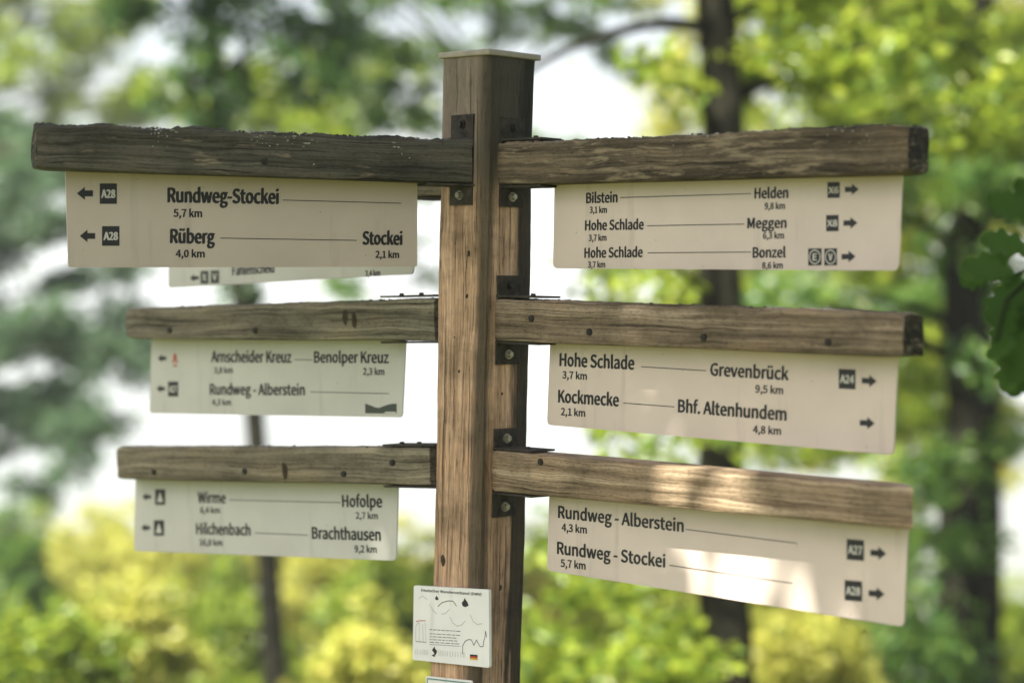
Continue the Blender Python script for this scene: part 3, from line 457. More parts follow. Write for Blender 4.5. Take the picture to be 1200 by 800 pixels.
def make_arm(label, side, th, inner, outer, corners, wmat, pmat, draw, T=.072, rough=.0015, mossy=0, seed=1, miter=0.0, back=False, screws=(), knots=(), flange=.13, rad=.010, recess=.058, lichen=0):
    """side: -1 arm pointing left, +1 right; th: angle towards the camera; inner/outer: (px, y_top, y_bottom) of the board ends"""
    d = Vector((side * math.cos(R(th)), -math.sin(R(th)), 0)); x = d * side            # local x runs to the right
    yb = Vector((-x.y, x.x, 0))                                                         # away from the camera
    face = Vector((side * .7071, .7071 if back else -.7071, 0))
    z0 = P(inner[0], (inner[1] + inner[2]) / 2, 4.77).z
    B = axis_at(z0) + face * S
    q, n = B - yb * T / 2, -yb
    a_t, a_b = hit(inner[0], inner[1], q, n), hit(inner[0], inner[2], q, n)
    o_t, o_b = hit(outer[0], outer[1], q, n), hit(outer[0], outer[2], q, n)
    ai, ao = (a_t + a_b) / 2, (o_t + o_b) / 2
    Lt, Rt = (ai, ao) if side > 0 else (ao, ai)
    hl, hr = ((a_t - a_b).length, (o_t - o_b).length) if side > 0 else ((o_t - o_b).length, (a_t - a_b).length)
    X = (Rt - Lt).normalized(); Y = yb; Z = X.cross(Y).normalized(); org = Lt + yb * T / 2
    M = Matrix(((X.x, Y.x, Z.x, org.x), (X.y, Y.y, Z.y, org.y), (X.z, Y.z, Z.z, org.z), (0, 0, 0, 1)))
    Ln = (Rt - Lt).length
    # board: rounded section swept along x with worn, uneven edges
    bm = bmesh.new(); n_s = max(40, int(Ln / (.004 if mossy else .008))); rings = []
    sec = []; r_ = .006
    for (cy_, cz_, a0) in ((-1, -1, 180), (1, -1, 270), (1, 1, 0), (-1, 1, 90)):
        for t in (0, 45, 90): sec.append((cy_, cz_, math.cos(R(a0 + t)), math.sin(R(a0 + t))))
    full = []
    for k in range(12):
        c0, c1 = sec[k], sec[(k + 1) % 12]; full.append((c0, c0, 0))
        if k % 3 == 2:
            for t in (.2, .4, .6, .8): full.append((c0, c1, t))
    rnd = random.Random(seed)
    for i in range(n_s + 1):
        u = i / n_s; xx = u * Ln; H = hl + (hr - hl) * u; ring = []
        endf = 1.0
        for c0, c1, t in full:
            def pt(c): return Vector((c[0] * (T / 2 - r_) + c[2] * r_, c[1] * (H / 2 - r_) + c[3] * r_))
            p = pt(c0).lerp(pt(c1), t)
            nz = noise.noise(Vector((xx * 3 + seed * 9, p.x * 20, p.y * 20))) * rough
            top = max(0, p.y / (H / 2)) ** 4
            fine = noise.fractal(Vector((xx * 55 + seed * 5, p.x * 60, seed)), 1, 2, 4)
            big = noise.noise(Vector((xx * 11 + seed * 3, p.x * 8, 4.2)))
            e = mossy * top * (.0030 * fine + .0045 * big)
            zz = p.y + nz + e; yy = p.x + noise.noise(Vector((xx * 4, p.y * 30, seed + 3))) * rough * .7
            eo = (xx if side < 0 else Ln - xx) / .035
            if mossy and eo < 1:
                k = (1 - eo) ** 2; sh_ = 1 - k * (.10 + .10 * noise.noise(Vector((p.x * 45, p.y * 45, seed * 2.3)))); yy *= sh_; zz *= sh_
            mx = miter * (p.x + T / 2) * max(0, (u - .7) / .3)
            ring.append(bm.verts.new((xx + mx + (noise.noise(Vector((yy * 40, zz * 40, seed))) * .002 * (1 + mossy) if i in (0, n_s) else 0), yy, zz)))
        rings.append(ring)
    nn = len(full)
    for a, bb in zip(rings, rings[1:]):
        for k in range(nn): bm.faces.new((a[k], bb[k], bb[(k + 1) % nn], a[(k + 1) % nn]))
    e0, e1 = bm.faces.new(rings[0]), bm.faces.new(rings[-1][::-1])
    dark_end = 1 if mossy else 0
    (e1 if side > 0 else e0).material_index = dark_end
    bmesh.ops.recalc_face_normals(bm, faces=bm.faces[:])
    MI = M.inverted()
    for px, py, rx, rz in knots:
        p = MI @ hit(px, py, q, n); plug(bm, Vector((p.x, -T / 2 - .001, p.z)), Vector((0, -1, 0)), rx, rz, 2, .0016)
    arm = obj('direction_arm', bm, [wmat, MOSSY_END, KNOT], sp, M, smooth=True); arm['label'] = label
    # panel in the slot below the board
    yp = -T / 2 + recess
    qp = M @ Vector((0, yp, 0)); np_ = -Y
    bm = bmesh.new(); sh = Sheet(bm, M, qp, np_, yp, 1)
    c = [sh.loc(*p) for p in corners]
    c[0].y += .02; c[1].y += .02
    out = rounded(c, rad)
    f = bm.faces.new([bm.verts.new((p.x, yp, p.y)) for p in out]); back_v = [bm.verts.new((p.x, yp + .004, p.y)) for p in out]
    bm.faces.new(back_v[::-1]); fv = list(f.verts)
    for k in range(len(out)):
        bm.faces.new((fv[k], back_v[k], back_v[(k + 1) % len(out)], fv[(k + 1) % len(out)]))
    bmesh.ops.recalc_face_normals(bm, faces=bm.faces[:])
    draw(sh)
    obj('sign_panel', bm, [pmat, INK, INK_PALE, RED, GREY_GREEN], arm, M)
    # bracket: plate on the post face with ears above and below, two flanges that clasp the board
    H = hl if side > 0 else hr
    fx = Vector((-face.y, face.x, 0)); fx = fx if fx.x > 0 else -fx
    fn = face
    def fr(along, out_, up): return MI @ (B + fx * along + fn * out_ + Vector((TILT * up, 0, up)))
    bm = bmesh.new()
    def slab(pts8): 
        v = [bm.verts.new(p) for p in pts8]
        for q4 in ((0, 1, 2, 3), (7, 6, 5, 4), (0, 4, 5, 1), (1, 5, 6, 2), (2, 6, 7, 3), (3, 7, 4, 0)): bm.faces.new([v[i] for i in q4])
    w2, ear = .034, H / 2 + .050
    slab([fr(a, o_, u_) for o_ in (.0006, .005) for a, u_ in ((-w2, -ear), (w2, -ear), (w2, ear), (-w2, ear))])
    i0 = 0.0 if side > 0 else Ln
    for s_ in ((-1,) if mossy == 2 else (-1, 1)):
        za, zb = (s_ * (H / 2 + .0012 + (.004 * mossy if s_ > 0 else 0)), s_ * (H / 2 + .0055 + (.004 * mossy if s_ > 0 else 0)))
        xs_ = sorted((i0 - side * .018, i0 + side * flange)); 
        lo = (xs_[0], -w2, min(za, zb)); hi = (xs_[1], w2, max(za, zb)); box(bm, lo, hi)
    bmesh.ops.recalc_face_normals(bm, faces=bm.faces[:])
    obj('bracket', bm, IRON, arm, M)
    if not back:
        for s_ in (-1, 1):
            bm = bmesh.new(); c_ = fr(0, .0045, s_ * (ear - .021)); nl = (MI.to_3x3() @ fn).normalized()
            tube(bm, [c_, c_ + nl * .004], [.0105, .0100], 14); tube(bm, [c_ + nl * .004, c_ + nl * .011], [.0072, .0066], 6)
            obj('bolt', bm, BOLT if s_ < 0 or mossy == 0 else SCREW, arm, M)
    for s_, k_ in ((1, .35), (1, .72)) if mossy < 2 else ():
        bm = bmesh.new(); zt = H / 2 + .0055 + .004 * mossy; xx = i0 + side * flange * k_
        tube(bm, [Vector((xx, -.012, zt)), Vector((xx, -.012, zt + .005))], [.006, .005], 8)
        obj('flange_screw', bm, SCREW, arm, M)
    for px, py in screws:
        bm = bmesh.new(); p = MI @ hit(px, py, q, n); c_ = Vector((p.x, -T / 2 + .002, p.z))
        tube(bm, [c_, c_ + Vector((0, -.0055, 0))], [.0078, .0070], 12)
        tube(bm, [c_ + Vector((0, -.0055, 0)), c_ + Vector((0, -.0062, 0))], [.0040, .0036], 6)
        obj('screw', bm, SCREW, arm, M)
    # cushions of moss and crusts of lichen along the weathered top edge
    if mossy:
        rr = random.Random(seed * 31)
        for nm, mat_, cnt, sz in (('moss', MOSS, int(260 * mossy * Ln), (.0008, .0032)), ('lichen', LICHEN, int(lichen * Ln), (.0010, .0048))):
            if not cnt: continue
            bm = bmesh.new()
            for _ in range(cnt):
                u = rr.random(); xx = u * Ln; H_ = hl + (hr - hl) * u
                if noise.noise(Vector((xx * 5, seed, 1 if nm == 'moss' else 8))) < (-.05 if nm == 'moss' else .12): continue
                y_ = (rr.random() - .5) * T; z_ = H_ / 2
                if nm == 'lichen' and rr.random() < .5: y_ = -T / 2; z_ = H_ / 2 - abs(rr.gauss(0, .018)); z_ = max(z_, -H_ * .3)
                r0 = rr.uniform(*sz); mt = Matrix.Translation((xx, y_, z_)) @ Matrix.Rotation(rr.random() * 6, 4, 'Z') @ Matrix.Diagonal((1.4, .8 if nm == 'moss' else .35, .8 if nm == 'moss' else .5, 1))
                bmesh.ops.create_icosphere(bm, subdivisions=1, radius=r0, matrix=mt)
            for v in bm.verts: v.co += noise.noise_vector(v.co * 300) * .0012
            o = obj(nm, bm, mat_, arm, M, smooth=True); o['kind'] = 'stuff'
    ARMS.append((M, T, q, n, qp)); return arm
ARMS = []
MOSSY_END = wood('end_grain_mossy', (.012, .012, .008), (.028, .026, .016), (.07, .06, .035), axis='x', seed=4, lichen=.55)
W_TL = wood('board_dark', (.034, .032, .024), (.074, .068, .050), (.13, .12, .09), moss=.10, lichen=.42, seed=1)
W_TR = wood('board_lichened', (.040, .031, .020), (.092, .071, .045), (.17, .133, .084), moss=.08, lichen=.56, seed=5)
W_MR = wood('board_brown', (.085, .062, .040), (.19, .143, .092), (.34, .268, .185), moss=.03, seed=8, bump=.75)
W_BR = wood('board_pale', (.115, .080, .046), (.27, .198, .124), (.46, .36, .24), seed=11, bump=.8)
W_ML = wood('board_grey_olive', (.075, .067, .045), (.17, .15, .105), (.29, .26, .185), moss=.03, seed=14)
W_BL = wood('board_grey_tan', (.085, .072, .046), (.19, .162, .108), (.31, .268, .185), seed=17)

def d_TL(s):
    s.arrow(90, 109, 226.7); s.badge(116.8, 215, 137, 239, 'A28'); s.arrow(93.4, 111.6, 276.5); s.badge(119.5, 265, 140, 288, 'A28')
    s.text('Rundweg-Stockei', 196, 236.8, 327, 238.8, 17); s.line(331.5, 234.5, 470, 238.2)
    s.text('5,7 km', 203, 254, 237, 254.6, 9.2); s.text('R\u00fcberg', 199, 284.5, 252, 285.5, 16.5)
    s.text('4,0 km', 205.6, 301.3, 240, 301.6, 8.8); s.line(258, 279, 418, 281.7)
    s.text('Stockei', 424.3, 286.4, 471.8, 286.8, 15.5); s.text('2,1 km', 439.7, 302, 467.7, 302.4, 8.2)
def d_TR(s):
    sl = -.02
    s.text('Bilstein', 686.8, 238, 724, 237, 12.2); s.line(727, 231.6, 880, 227); s.text('Helden', 884, 232.6, 924, 231.8, 12.4)
    s.text('3,1 km', 691, 249.6, 711.5, 249.4, 7.4); s.text('9,8 km', 896, 245.2, 920.2, 244.8, 7.6)
    s.text('Hohe Schlade', 685.5, 269.8, 754.7, 268.6, 11.8); s.line(758.5, 264.6, 872, 262.6); s.text('Meggen', 875.7, 267.4, 922, 267, 12.2)
    s.text('3,7 km', 689.8, 282.4, 711, 282, 7.4); s.text('6,3 km', 894, 279.8, 919, 279.4, 7.6)
    s.text('Hohe Schlade', 684.8, 302, 753.5, 301, 11.8); s.line(759, 296.3, 880, 295.3); s.text('Bonzel', 882, 301.8, 921, 301.4, 12.2)
    s.text('3,7 km', 689, 313.6, 709.5, 313.4, 7.2); s.text('8,6 km', 893, 314.6, 917.5, 314.4, 7.4)
    s.badge(969.8, 213.4, 984.3, 232, 'X6', sl); s.arrow(990.2, 1006.6, 222, sl, False)
    s.badge(968.2, 252, 982.8, 271, 'X8', sl); s.arrow(988.5, 1005, 261.3, sl, False)
    for x0, x1, t in ((947.2, 963), 'E')[0:0] or ((947.2, 963, 'E'), (966, 981, 'V')):
        s.badge(x0, 291, x1, 311, None, sl)
        c = ((x0 + x1) / 2, 301)
        for k in range(16):
            a, b_ = 2 * math.pi * k / 16, 2 * math.pi * (k + 1) / 16; rx, ry = (x1 - x0) * .40, 8.0
            s.line(c[0] + rx * math.cos(a), c[1] + ry * math.sin(a), c[0] + rx * math.cos(b_), c[1] + ry * math.sin(b_), 1.1, 2, 2)
        s.text(t, c[0] - 2.6, 305, c[0] + 2.6, 305, 8, 2, .008, 2)
    s.arrow(986.3, 1002.8, 300.6, sl, False)
def d_MR(s):
    s.text('Hohe Schlade', 655.6, 428.4, 743.7, 432.8, 15.2); s.line(751.6, 429.5, 827.7, 434.2); s.text('Grevenbr\u00fcck', 832, 439.6, 924.5, 445.2, 15)
    s.text('3,7 km', 659, 443, 688, 444.8, 8.6); s.text('9,5 km', 885, 459.6, 918, 461.6, 9)
    s.text('Kockmecke', 654, 471, 725.6, 475.8, 14.8); s.line(730.6, 472, 790.4, 476.5); s.text('Bhf. Altenhundem', 794.4, 482.4, 922, 492.6, 15.2)
    s.text('2,1 km', 657.3, 486, 686, 488, 8.6); s.text('4,8 km', 882.2, 507, 915.6, 509.2, 9)
    s.badge(983, 432.4, 1002.7, 455.6, 'A24', .05); s.arrow(1010, 1027.7, 446.2, .05, False); s.arrow(1007.7, 1025.2, 495.5, .05, False)
def d_BR(s):
    s.text('Rundweg - Alberstein', 654, 606, 801.5, 622.8, 14.6); s.line(803.6, 619.8, 934, 636.2)
    s.text('4,3 km', 658.2, 621.6, 688, 624.8, 9); s.text('Rundweg - Stockei', 652.8, 648.2, 780, 664.4, 14.6)
    s.line(784.4, 661.8, 929, 683); s.text('5,7 km', 657, 663.4, 686.5, 667, 9)
    s.badge(992.4, 631.8, 1012.6, 656, 'A27', .08); s.arrow(1020, 1038.8, 647.8, .08, False)
    s.badge(990, 680, 1010.4, 703.6, 'A28', .08); s.arrow(1018, 1036.8, 695.2, .08, False)
def d_ML(s):
    s.arrow(185, 195, 419.7, k=1.15); s.arrow(183.6, 193.5, 455.3, k=1.15)
    s.poly([s.loc(*p) for p in ((201.6, 424.6), (203.6, 420), (203.2, 417), (205.3, 413), (207.2, 417), (206.8, 420), (208.8, 424.6), (206.4, 424.6), (205.4, 420.5), (204.2, 424.6))], 3)
    s.text('A1', 202.6, 429.6, 208, 429.6, 3.6, 3); s.badge(197, 446.8, 209, 464.4, 'A27', 0, wide=.8, size=.42)
    s.text('Arnscheider Kreuz', 247.5, 424, 341.9, 424.6, 13.2); s.line(345, 421.2, 366, 421.6); s.text('Benolper Kreuz', 368, 424.6, 456, 425.2, 13.4)
    s.text('3,8 km', 251, 437, 273, 437, 7); s.text('2,3 km', 425.4, 438.8, 450.7, 439.2, 8)
    s.text('Rundweg - Alberstein', 246, 462, 357.6, 462.8, 12.8); s.line(364, 459, 456, 461); s.text('4,3 km', 248.6, 474.4, 271, 474.6, 7)
    top = [(428, 472.4), (434, 474.6), (440, 477), (444.5, 477.6), (450, 475.4), (457, 473.2), (465, 472.6)]
    s.poly([s.loc(*p) for p in ((428, 484), (465, 484.6))] + [s.loc(*p) for p in top[::-1]], 4)
    s.poly([s.loc(*p) for p in ((450, 484), (464.4, 484.4), (464.4, 482.4), (452, 482.2))], 2, 2)
def d_BL(s):
    for y, xa, b in ((581.8, 166.8, 181.8), (618, 165.6, 180.4)):
        s.arrow(xa, xa + 10.4, y, k=1.1); s.badge(b, y - 8.9, b + 12, y + 9.4)
        s.poly([s.loc(b + u * 12, y + v) for u, v in ((.2, 6), (.5, -6), (.8, 6))], 2, 2)
    s.text('Wirme', 232, 588.6, 265, 589.2, 12.6); s.line(268.8, 585.4, 399.3, 588.6); s.text('Hofolpe', 401, 593.4, 448.4, 594, 14)
    s.text('6,4 km', 234.8, 600.8, 258, 601, 7.2); s.text('2,7 km', 417, 607.2, 443, 607.8, 7.6)
    s.text('Hilchenbach', 230, 625.2, 294, 627, 13); s.line(299, 624, 360.6, 626.6); s.text('Brachthausen', 365.7, 630.6, 446.7, 633, 14)
    s.text('16,0 km', 234, 638.6, 261, 639.2, 7.4); s.text('9,2 km', 415.6, 646.4, 441.8, 647.2, 8)
def d_HB(s):
    s.arrow(222.6, 233, 325.7, -.03); s.badge(235, 317.4, 244.6, 332.6, None, -.03, 4); s.badge(247, 316.8, 257, 332, None, -.03, 4)
    s.text('X', 237.4, 328.6, 242.2, 328.4, 7.5, 2, .008, 2); s.text('V', 249.4, 328, 254.4, 327.8, 7.5, 2, .008, 2)
    s.text('Fahlenscheid', 272.4, 322.6, 322, 319, 11); s.text('3,4 km', 428, 324, 446, 323.2, 7)

make_arm('dark mossy board above the Rundweg-Stockei and Rueberg panel', -1, 20, (553, 164, 215), (43, 144, 198), [(76, 200), (489, 213), (489, 312.5), (80, 313.5)], W_TL, PAINT_SHADED, d_TL, mossy=2, lichen=420, seed=1, screws=((310, 189),), flange=.10, rad=.004)
make_arm('lichen spotted board above the Bilstein and Helden panel', 1, 41, (583, 168, 217), (1063, 145, 203), [(650, 212), (1058, 201), (1053, 317), (648, 314.5)], W_TR, PAINT, d_TR, T=.078, mossy=1, lichen=120, seed=2, flange=.115, rad=.012)
make_arm('brown ridged board with rotted black end above the Grevenbrück panel', 1, 45, (580, 350, 399), (1057, 366, 419), [(645, 400), (1052, 418), (1047, 533), (641, 497.5)], W_MR, PAINT, d_MR, T=.070, mossy=.6, seed=3, screws=((623, 373), (691, 389), (825, 395), (971, 401)), flange=.125)
make_arm('pale board partly in sun above the Rundweg Alberstein panel', 1, 48, (577, 527, 575.5), (1070, 571, 621), [(644, 578), (1064, 624), (1059, 734), (641, 668)], W_BR, PAINT, d_BR, T=.070, mossy=0, seed=4, miter=-1.15, screws=((634, 541),), flange=.12)
make_arm('olive grey board above the Arnscheider Kreuz panel', -1, -40, (509, 349, 399), (147, 361, 397), [(178, 398), (476, 400), (471, 489), (175, 484)], W_ML, PAINT_BACK, d_ML, T=.066, mossy=.5, seed=5, back=True, screws=((199, 387), (299, 387)), knots=((405, 372, .008, .020), (415, 376, .007, .018)), flange=.16)
make_arm('tan grey board above the Wirme and Hofolpe panel', -1, -40, (504, 524, 569), (136, 523, 561), [(159, 561), (467, 568), (464, 656.5), (157, 645)], W_BL, PAINT_BACK, d_BL, T=.066, mossy=.25, seed=6, back=True, screws=((181, 553), (287, 552), (403, 555), (460, 542)), knots=((334, 552, .011, .019),), flange=.14)
make_arm('board hidden behind the dark board with the Fahlenscheid panel showing below', -1, -40, (545, 182, 229), (170, 205, 243), [(199, 240), (487, 226), (484, 321), (197, 337.5)], W_BL, PAINT_BACK, d_HB, T=.066, seed=7, back=True, flange=.15)

# --- two small plates fixed to the left face of the post
def plaque(name, label, cat, corners, draw, thick, mats, group=None):
    q = LF_Q + LF_N * (thick + .0015); n = LF_N
    X = Vector((.7071, -.7071, 0)); Y = Vector((.7071, .7071, 0)); org = hit(corners[3][0], corners[3][1], q, n)
    M = Matrix(((X.x, Y.x, 0, org.x), (X.y, Y.y, 0, org.y), (0, 0, 1, org.z), (0, 0, 0, 1)))
    bm = bmesh.new(); sh = Sheet(bm, M, q, n, 0.0, 1); c = [sh.loc(*p) for p in corners]
    out = []
    for k in range(4):
        p, a, b_ = c[k], c[k - 1], c[(k + 1) % 4]; u = (a - p).normalized() * .004; w = (b_ - p).normalized() * .004
        out += [p + u * (1 - math.sin(t)) + w * (1 - math.cos(t)) for t in np.linspace(0, math.pi / 2, 4)]
    fv = [bm.verts.new((p.x, 0, p.y)) for p in out]; bv = [bm.verts.new((p.x, thick, p.y)) for p in out]
    bm.faces.new(fv); bm.faces.new(bv[::-1])
    for k in range(len(out)): bm.faces.new((fv[k], bv[k], bv[(k + 1) % len(out)], fv[(k + 1) % len(out)]))
    bmesh.ops.recalc_face_normals(bm, faces=bm.faces[:]); draw(sh)
    return tag(obj(name, bm, mats, None, M), label, cat, group), M, sh
def d_P1(s):
    s.text('Deutscher Wanderverband (DWV)', 494.8, 692.2, 565.5, 697.4, 3.1, 1, .014)
    s.curve([(491.5, 701), (496, 697.5), (502, 702)], .7, 5); s.curve([(504, 707), (508, 714), (513, 719)], .8, 5)
    s.curve([(514, 710), (519, 705.5), (526, 703.4), (532, 703.6), (536, 709.5)], .9, 4); s.curve([(518, 719), (523, 718), (528, 713)], .7, 5)
    s.curve([(528, 722), (531, 729), (536, 733), (541, 732), (546, 727)], .8, 5); s.curve([(552, 719), (555, 727), (560, 731), (566, 730)], .8, 5)
    for c, k in (((512.6, 699.6), .6), ((545.5, 705), 1.15)):        # small bird shaped marks
        s.poly([s.loc(c[0] + x * k, c[1] + y * k) for x, y in ((-3, .5), (-1, -1.5), (0, -4.5), (1.5, -2), (3, 0), (4, 3.5), (1, 5), (-2, 4))], 1)
    s.curve([(487.4, 751.5), (488, 733), (490, 730), (492, 728.8)], .8, 5); s.curve([(488, 727.6), (493, 726.6), (499.5, 726.6)], .9, 3)
    s.curve([(487.5, 751), (500, 752)], .7, 4); s.curve([(492, 729), (491.8, 751)], .6, 5); s.curve([(496, 731), (496.4, 751)], .7, 5); s.curve([(499, 729), (499.6, 751.4)], .6, 5)
    rr = random.Random(3)
    for k, y in enumerate((737, 741.8, 745.2, 748.6, 751.8)):
        x = 504.0
        while x < (540 if k == 0 else 536):
            w = rr.uniform(2, 6); s.line(x, y + (x - 504) * .06, min(x + w, 541), y + (x + w - 504) * .06, .75, 4 if k else 1); x += w + 1.0
    s.curve([(504, 754.4), (540, 756.6)], .5, 4)
    s.curve([(542.5, 766), (542.6, 756), (545.5, 751), (549, 748.8), (553, 749), (555.8, 755.6), (559, 749), (563, 757), (566.6, 757), (567.6, 750), (569, 746), (569.6, 738.6), (571, 746)], .9, 4)
    s.poly([s.loc(508.5 + x, 761 + y) for x, y in ((-2, 0), (1, -4), (2, -1), (4, 1), (3, 5), (0, 7), (-2.5, 6.4), (1, 4.4))], 1)
    s.poly([s.loc(507 + x, 767.4 + y) for x, y in ((-1, 0), (4, .4), (2, 1.6))], 1)
    for k, m_ in enumerate((1, 3, 6)):
        y = 766 + k * 2.1; s.poly([s.loc(551, y), s.loc(560, y + .7), s.loc(560, y + 2.8), s.loc(551, y + 2.1)], m_)
    x = 487.0
    while x < 548:
        if not 504 < x < 514: s.line(x, 759.5 + (x - 487) * .07, x + .2, 766 + (x - 487) * .07, .7, 5)
        x += rr.uniform(1.6, 3.4)
pl, PM, psh = plaque('hiking_plaque', 'white engraved metal plaque with a small German flag screwed to the post', 'plaque', [(486, 685.5), (574, 690.5), (573.5, 782), (483.5, 772.5)], d_P1, .007, [PLAQUE, INK, INK_PALE, RED, GREY_GREEN, FADED, FLAG_GOLD])
def d_P2(s):
    s.line(501.4, 794.4, 551.5, 800.0, 1.6, 1); s.line(501.4, 794.4, 501, 838, 1.6, 1); s.line(551.5, 800, 551, 843, 1.6, 1)
plaque('trail_marker_plate', 'small white plate with a teal border under the engraved plaque', 'sign', [(499.5, 791.5), (553.5, 797), (553, 846), (499, 840)], d_P2, .004, [PLAQUE, TEAL])

# ------------------------------------------------------------------ plants
def leaves_mesh(name, pts, size, mat, parent, seed, ratio=.55, sag=.25, up=.5):
    rng = np.random.default_rng(seed); n = len(pts); p = np.asarray(pts, np.float64)
    d = rng.normal(size=(n, 3)); d[:, 2] = d[:, 2] * .6 - sag; d /= np.linalg.norm(d, axis=1)[:, None]
    nr = rng.normal(size=(n, 3)); nr[:, 2] += up * 2; nr -= d * (nr * d).sum(1)[:, None]; nr /= np.linalg.norm(nr, axis=1)[:, None]
    s = np.cross(d, nr); l = size * rng.uniform(.65, 1.3, n)[:, None]; w = l * ratio * .5 * rng.uniform(.8, 1.2, n)[:, None]
    q = np.stack([p, p + d * l * .38 + s * w + nr * l * .09, p + d * l * .78 + s * w * .62 + nr * l * .06, p + d * l - nr * l * .05, p + d * l * .78 - s * w * .62 + nr * l * .06, p + d * l * .38 - s * w + nr * l * .09], 1).reshape(-1, 3)
    b0 = np.arange(n)[:, None] * 6
    t = np.concatenate([b0 + np.array([[0, 1, 2, 3]]), b0 + np.array([[0, 3, 4, 5]])], 0)
    return mesh_np(name, q, t, mat, parent, Matrix())
def scatter(clumps, size, cover, rng, ratio=.55):
    """leaf positions: every clump holds twigs, every twig holds leaves, so the outline is uneven and has gaps"""
    out = []
    for c, r in clumps:
        n = int(cover * 2.6 * math.pi * r * r / (size * size * ratio * .45)); k = max(4, int(n / 26))
        tw = rng.normal(size=(k, 3)); tw /= np.linalg.norm(tw, axis=1)[:, None]; tw *= (rng.random((k, 1)) ** .45) * r; tw[:, 2] *= .8
        idx = rng.integers(0, k, n); sg = max(size * .9, r * .16)
        out.append(np.array(c) + tw[idx] + rng.normal(size=(n, 3)) * np.array([sg, sg, sg * .55]))
    return np.concatenate(out) if out else np.zeros((0, 3))
def px_clumps(regs, depth, rng, spread=1.2):
    """clumps of a crown from surveyed areas (x0, y0, x1, y1, radius in px, chance)"""
    out = []
    for x0, y0, x1, y1, r, ch in regs:
        y = y0
        while y <= y1:
            x = x0
            while x <= x1:
                if rng.random() < ch:
                    dd = depth + rng.uniform(-spread, spread)
                    out.append((P(x + rng.uniform(-.5, .5) * r, y + rng.uniform(-.5, .5) * r, dd), r * rng.uniform(.7, 1.2) / F_PX * dd))
                x += r * 1.35
            y += r * 1.25
    return out
def make_tree(name, label, cat, depth, path, trunk_px, regs, leaf, size, cover, seed, bark=None, group=None, branches=(), spread=1.2, limbs=10, blobs=()):
    """path: surveyed (px, py) of the trunk from low to high"""
    rng = np.random.default_rng(seed); rd = random.Random(seed)
    p0 = P(*path[0], depth); base = Vector((p0.x, p0.y, gz(p0.x, p0.y)))
    root = tag(empty(name, base), label, cat, group)
    bm = bmesh.new(); r0 = trunk_px / 2 / F_PX * depth
    pts = [base - Vector((0, 0, .2)), base + Vector((0, 0, .05))] + [P(x, y, depth) for x, y in path]
    # subdivide and roughen
    sub = []
    for a, b_ in zip(pts, pts[1:]):
        m_ = max(1, int((b_ - a).length / .25))
        for k in range(m_): sub.append(a.lerp(b_, k / m_))
    sub.append(pts[-1])
    sub = [p + noise.noise_vector(p * 1.3) * r0 * .35 for p in sub]
    rads = [r0 * (1.55 if i == 0 else 1.25 if i == 1 else 1.12 - .45 * i / len(sub)) for i in range(len(sub))]
    tube(bm, sub, rads, 14, 0, .14, seed)
    cl = px_clumps(regs, depth, rng, spread)
    for x, y, r, dd in blobs: cl.append((P(x, y, depth + dd), r / F_PX * (depth + dd)))
    for c, r in rd.sample(cl, min(limbs, len(cl))):
        cand = [p for p in sub[2:] if p.z < c.z + r * .3] or sub[2:]
        s_ = min(cand, key=lambda p: (p - c).length + (.8 if p.z > c.z - .2 else 0)); m_ = s_.lerp(c, .5) + Vector((0, 0, .12 * (c - s_).length))
        ln = [s_.lerp(m_, t).lerp(m_.lerp(c, t), t) for t in (0, .2, .4, .6, .8, 1)]
        tube(bm, ln, [r0 * .30, r0 * .25, r0 * .2, r0 * .15, r0 * .1, r0 * .05], 7, 0, .1, seed)
    MT = Matrix.Translation(base)
    for v in bm.verts: v.co -= base
    obj('trunk', bm, bark or BARK, root, MT, smooth=True)
    for bp, wpx in branches:
        bm = bmesh.new(); w = [P(x, y, depth + dz) for x, y, dz in bp]
        sm = []
        for i in range(len(w) - 1):
            a, b_, c, d = w[max(i - 1, 0)], w[i], w[i + 1], w[min(i + 2, len(w) - 1)]
            for t in (0, .25, .5, .75): sm.append(.5 * ((2 * b_) + (c - a) * t + (2 * a - 5 * b_ + 4 * c - d) * t * t + (3 * b_ - a - 3 * c + d) * t ** 3))
        sm.append(w[-1]); n_ = len(sm)
        tube(bm, sm, [wpx / 2 / F_PX * depth * (1 - .75 * i / n_) for i in range(n_)], 9, 0, .12, seed)
        for v in bm.verts: v.co -= base
        obj('branch', bm, bark or BARK, root, MT, smooth=True)
    o = leaves_mesh('crown', scatter(cl, size, cover, rng), size, leaf, root, seed)
    return root

G_R = 'trees behind the signs'
# right hand side
make_tree('broadleaf_tree', 'tall dark trunk rising behind the Bilstein and Grevenbrück panels with an arching side branch', 'tree', 11.5, [(850, 800), (842, 560), (845, 300), (842, 120), (834, -40), (828, -230)], 58,
          [(905, -60, 1010, 130, 55, .7), (700, 505, 850, 545, 28, .95), (870, 480, 960, 550, 30, .7), (690, 690, 850, 790, 32, .6), (642, 590, 700, 660, 22, .5), (700, 315, 830, 355, 28, .95), (880, -240, 1200, -90, 80, .8), (500, -260, 820, -120, 80, .5), (1075, -20, 1220, 225, 40, .8), (760, 5, 822, 130, 26, .28)], LEAF_LIME, .085, .85, 11,
          branches=([[(836, 38, 0), (800, 28, -.2), (755, 30, -.5), (710, 42, -.8), (665, 58, -1.0), (620, 84, -1.2), (585, 120, -1.4)], 17],
                    [(840, 10, 0), (880, -10, .3), (930, -40, .6), (1000, -60, .9)], 16)[0:0] or (([(836, 38, 0), (800, 28, -.2), (755, 30, -.5), (710, 42, -.8), (665, 58, -1.0), (620, 84, -1.2), (585, 120, -1.4)], 17), ([(842, 60, 0), (862, 25, .2), (900, -10, .5), (960, -40, .8)], 18)), limbs=8)
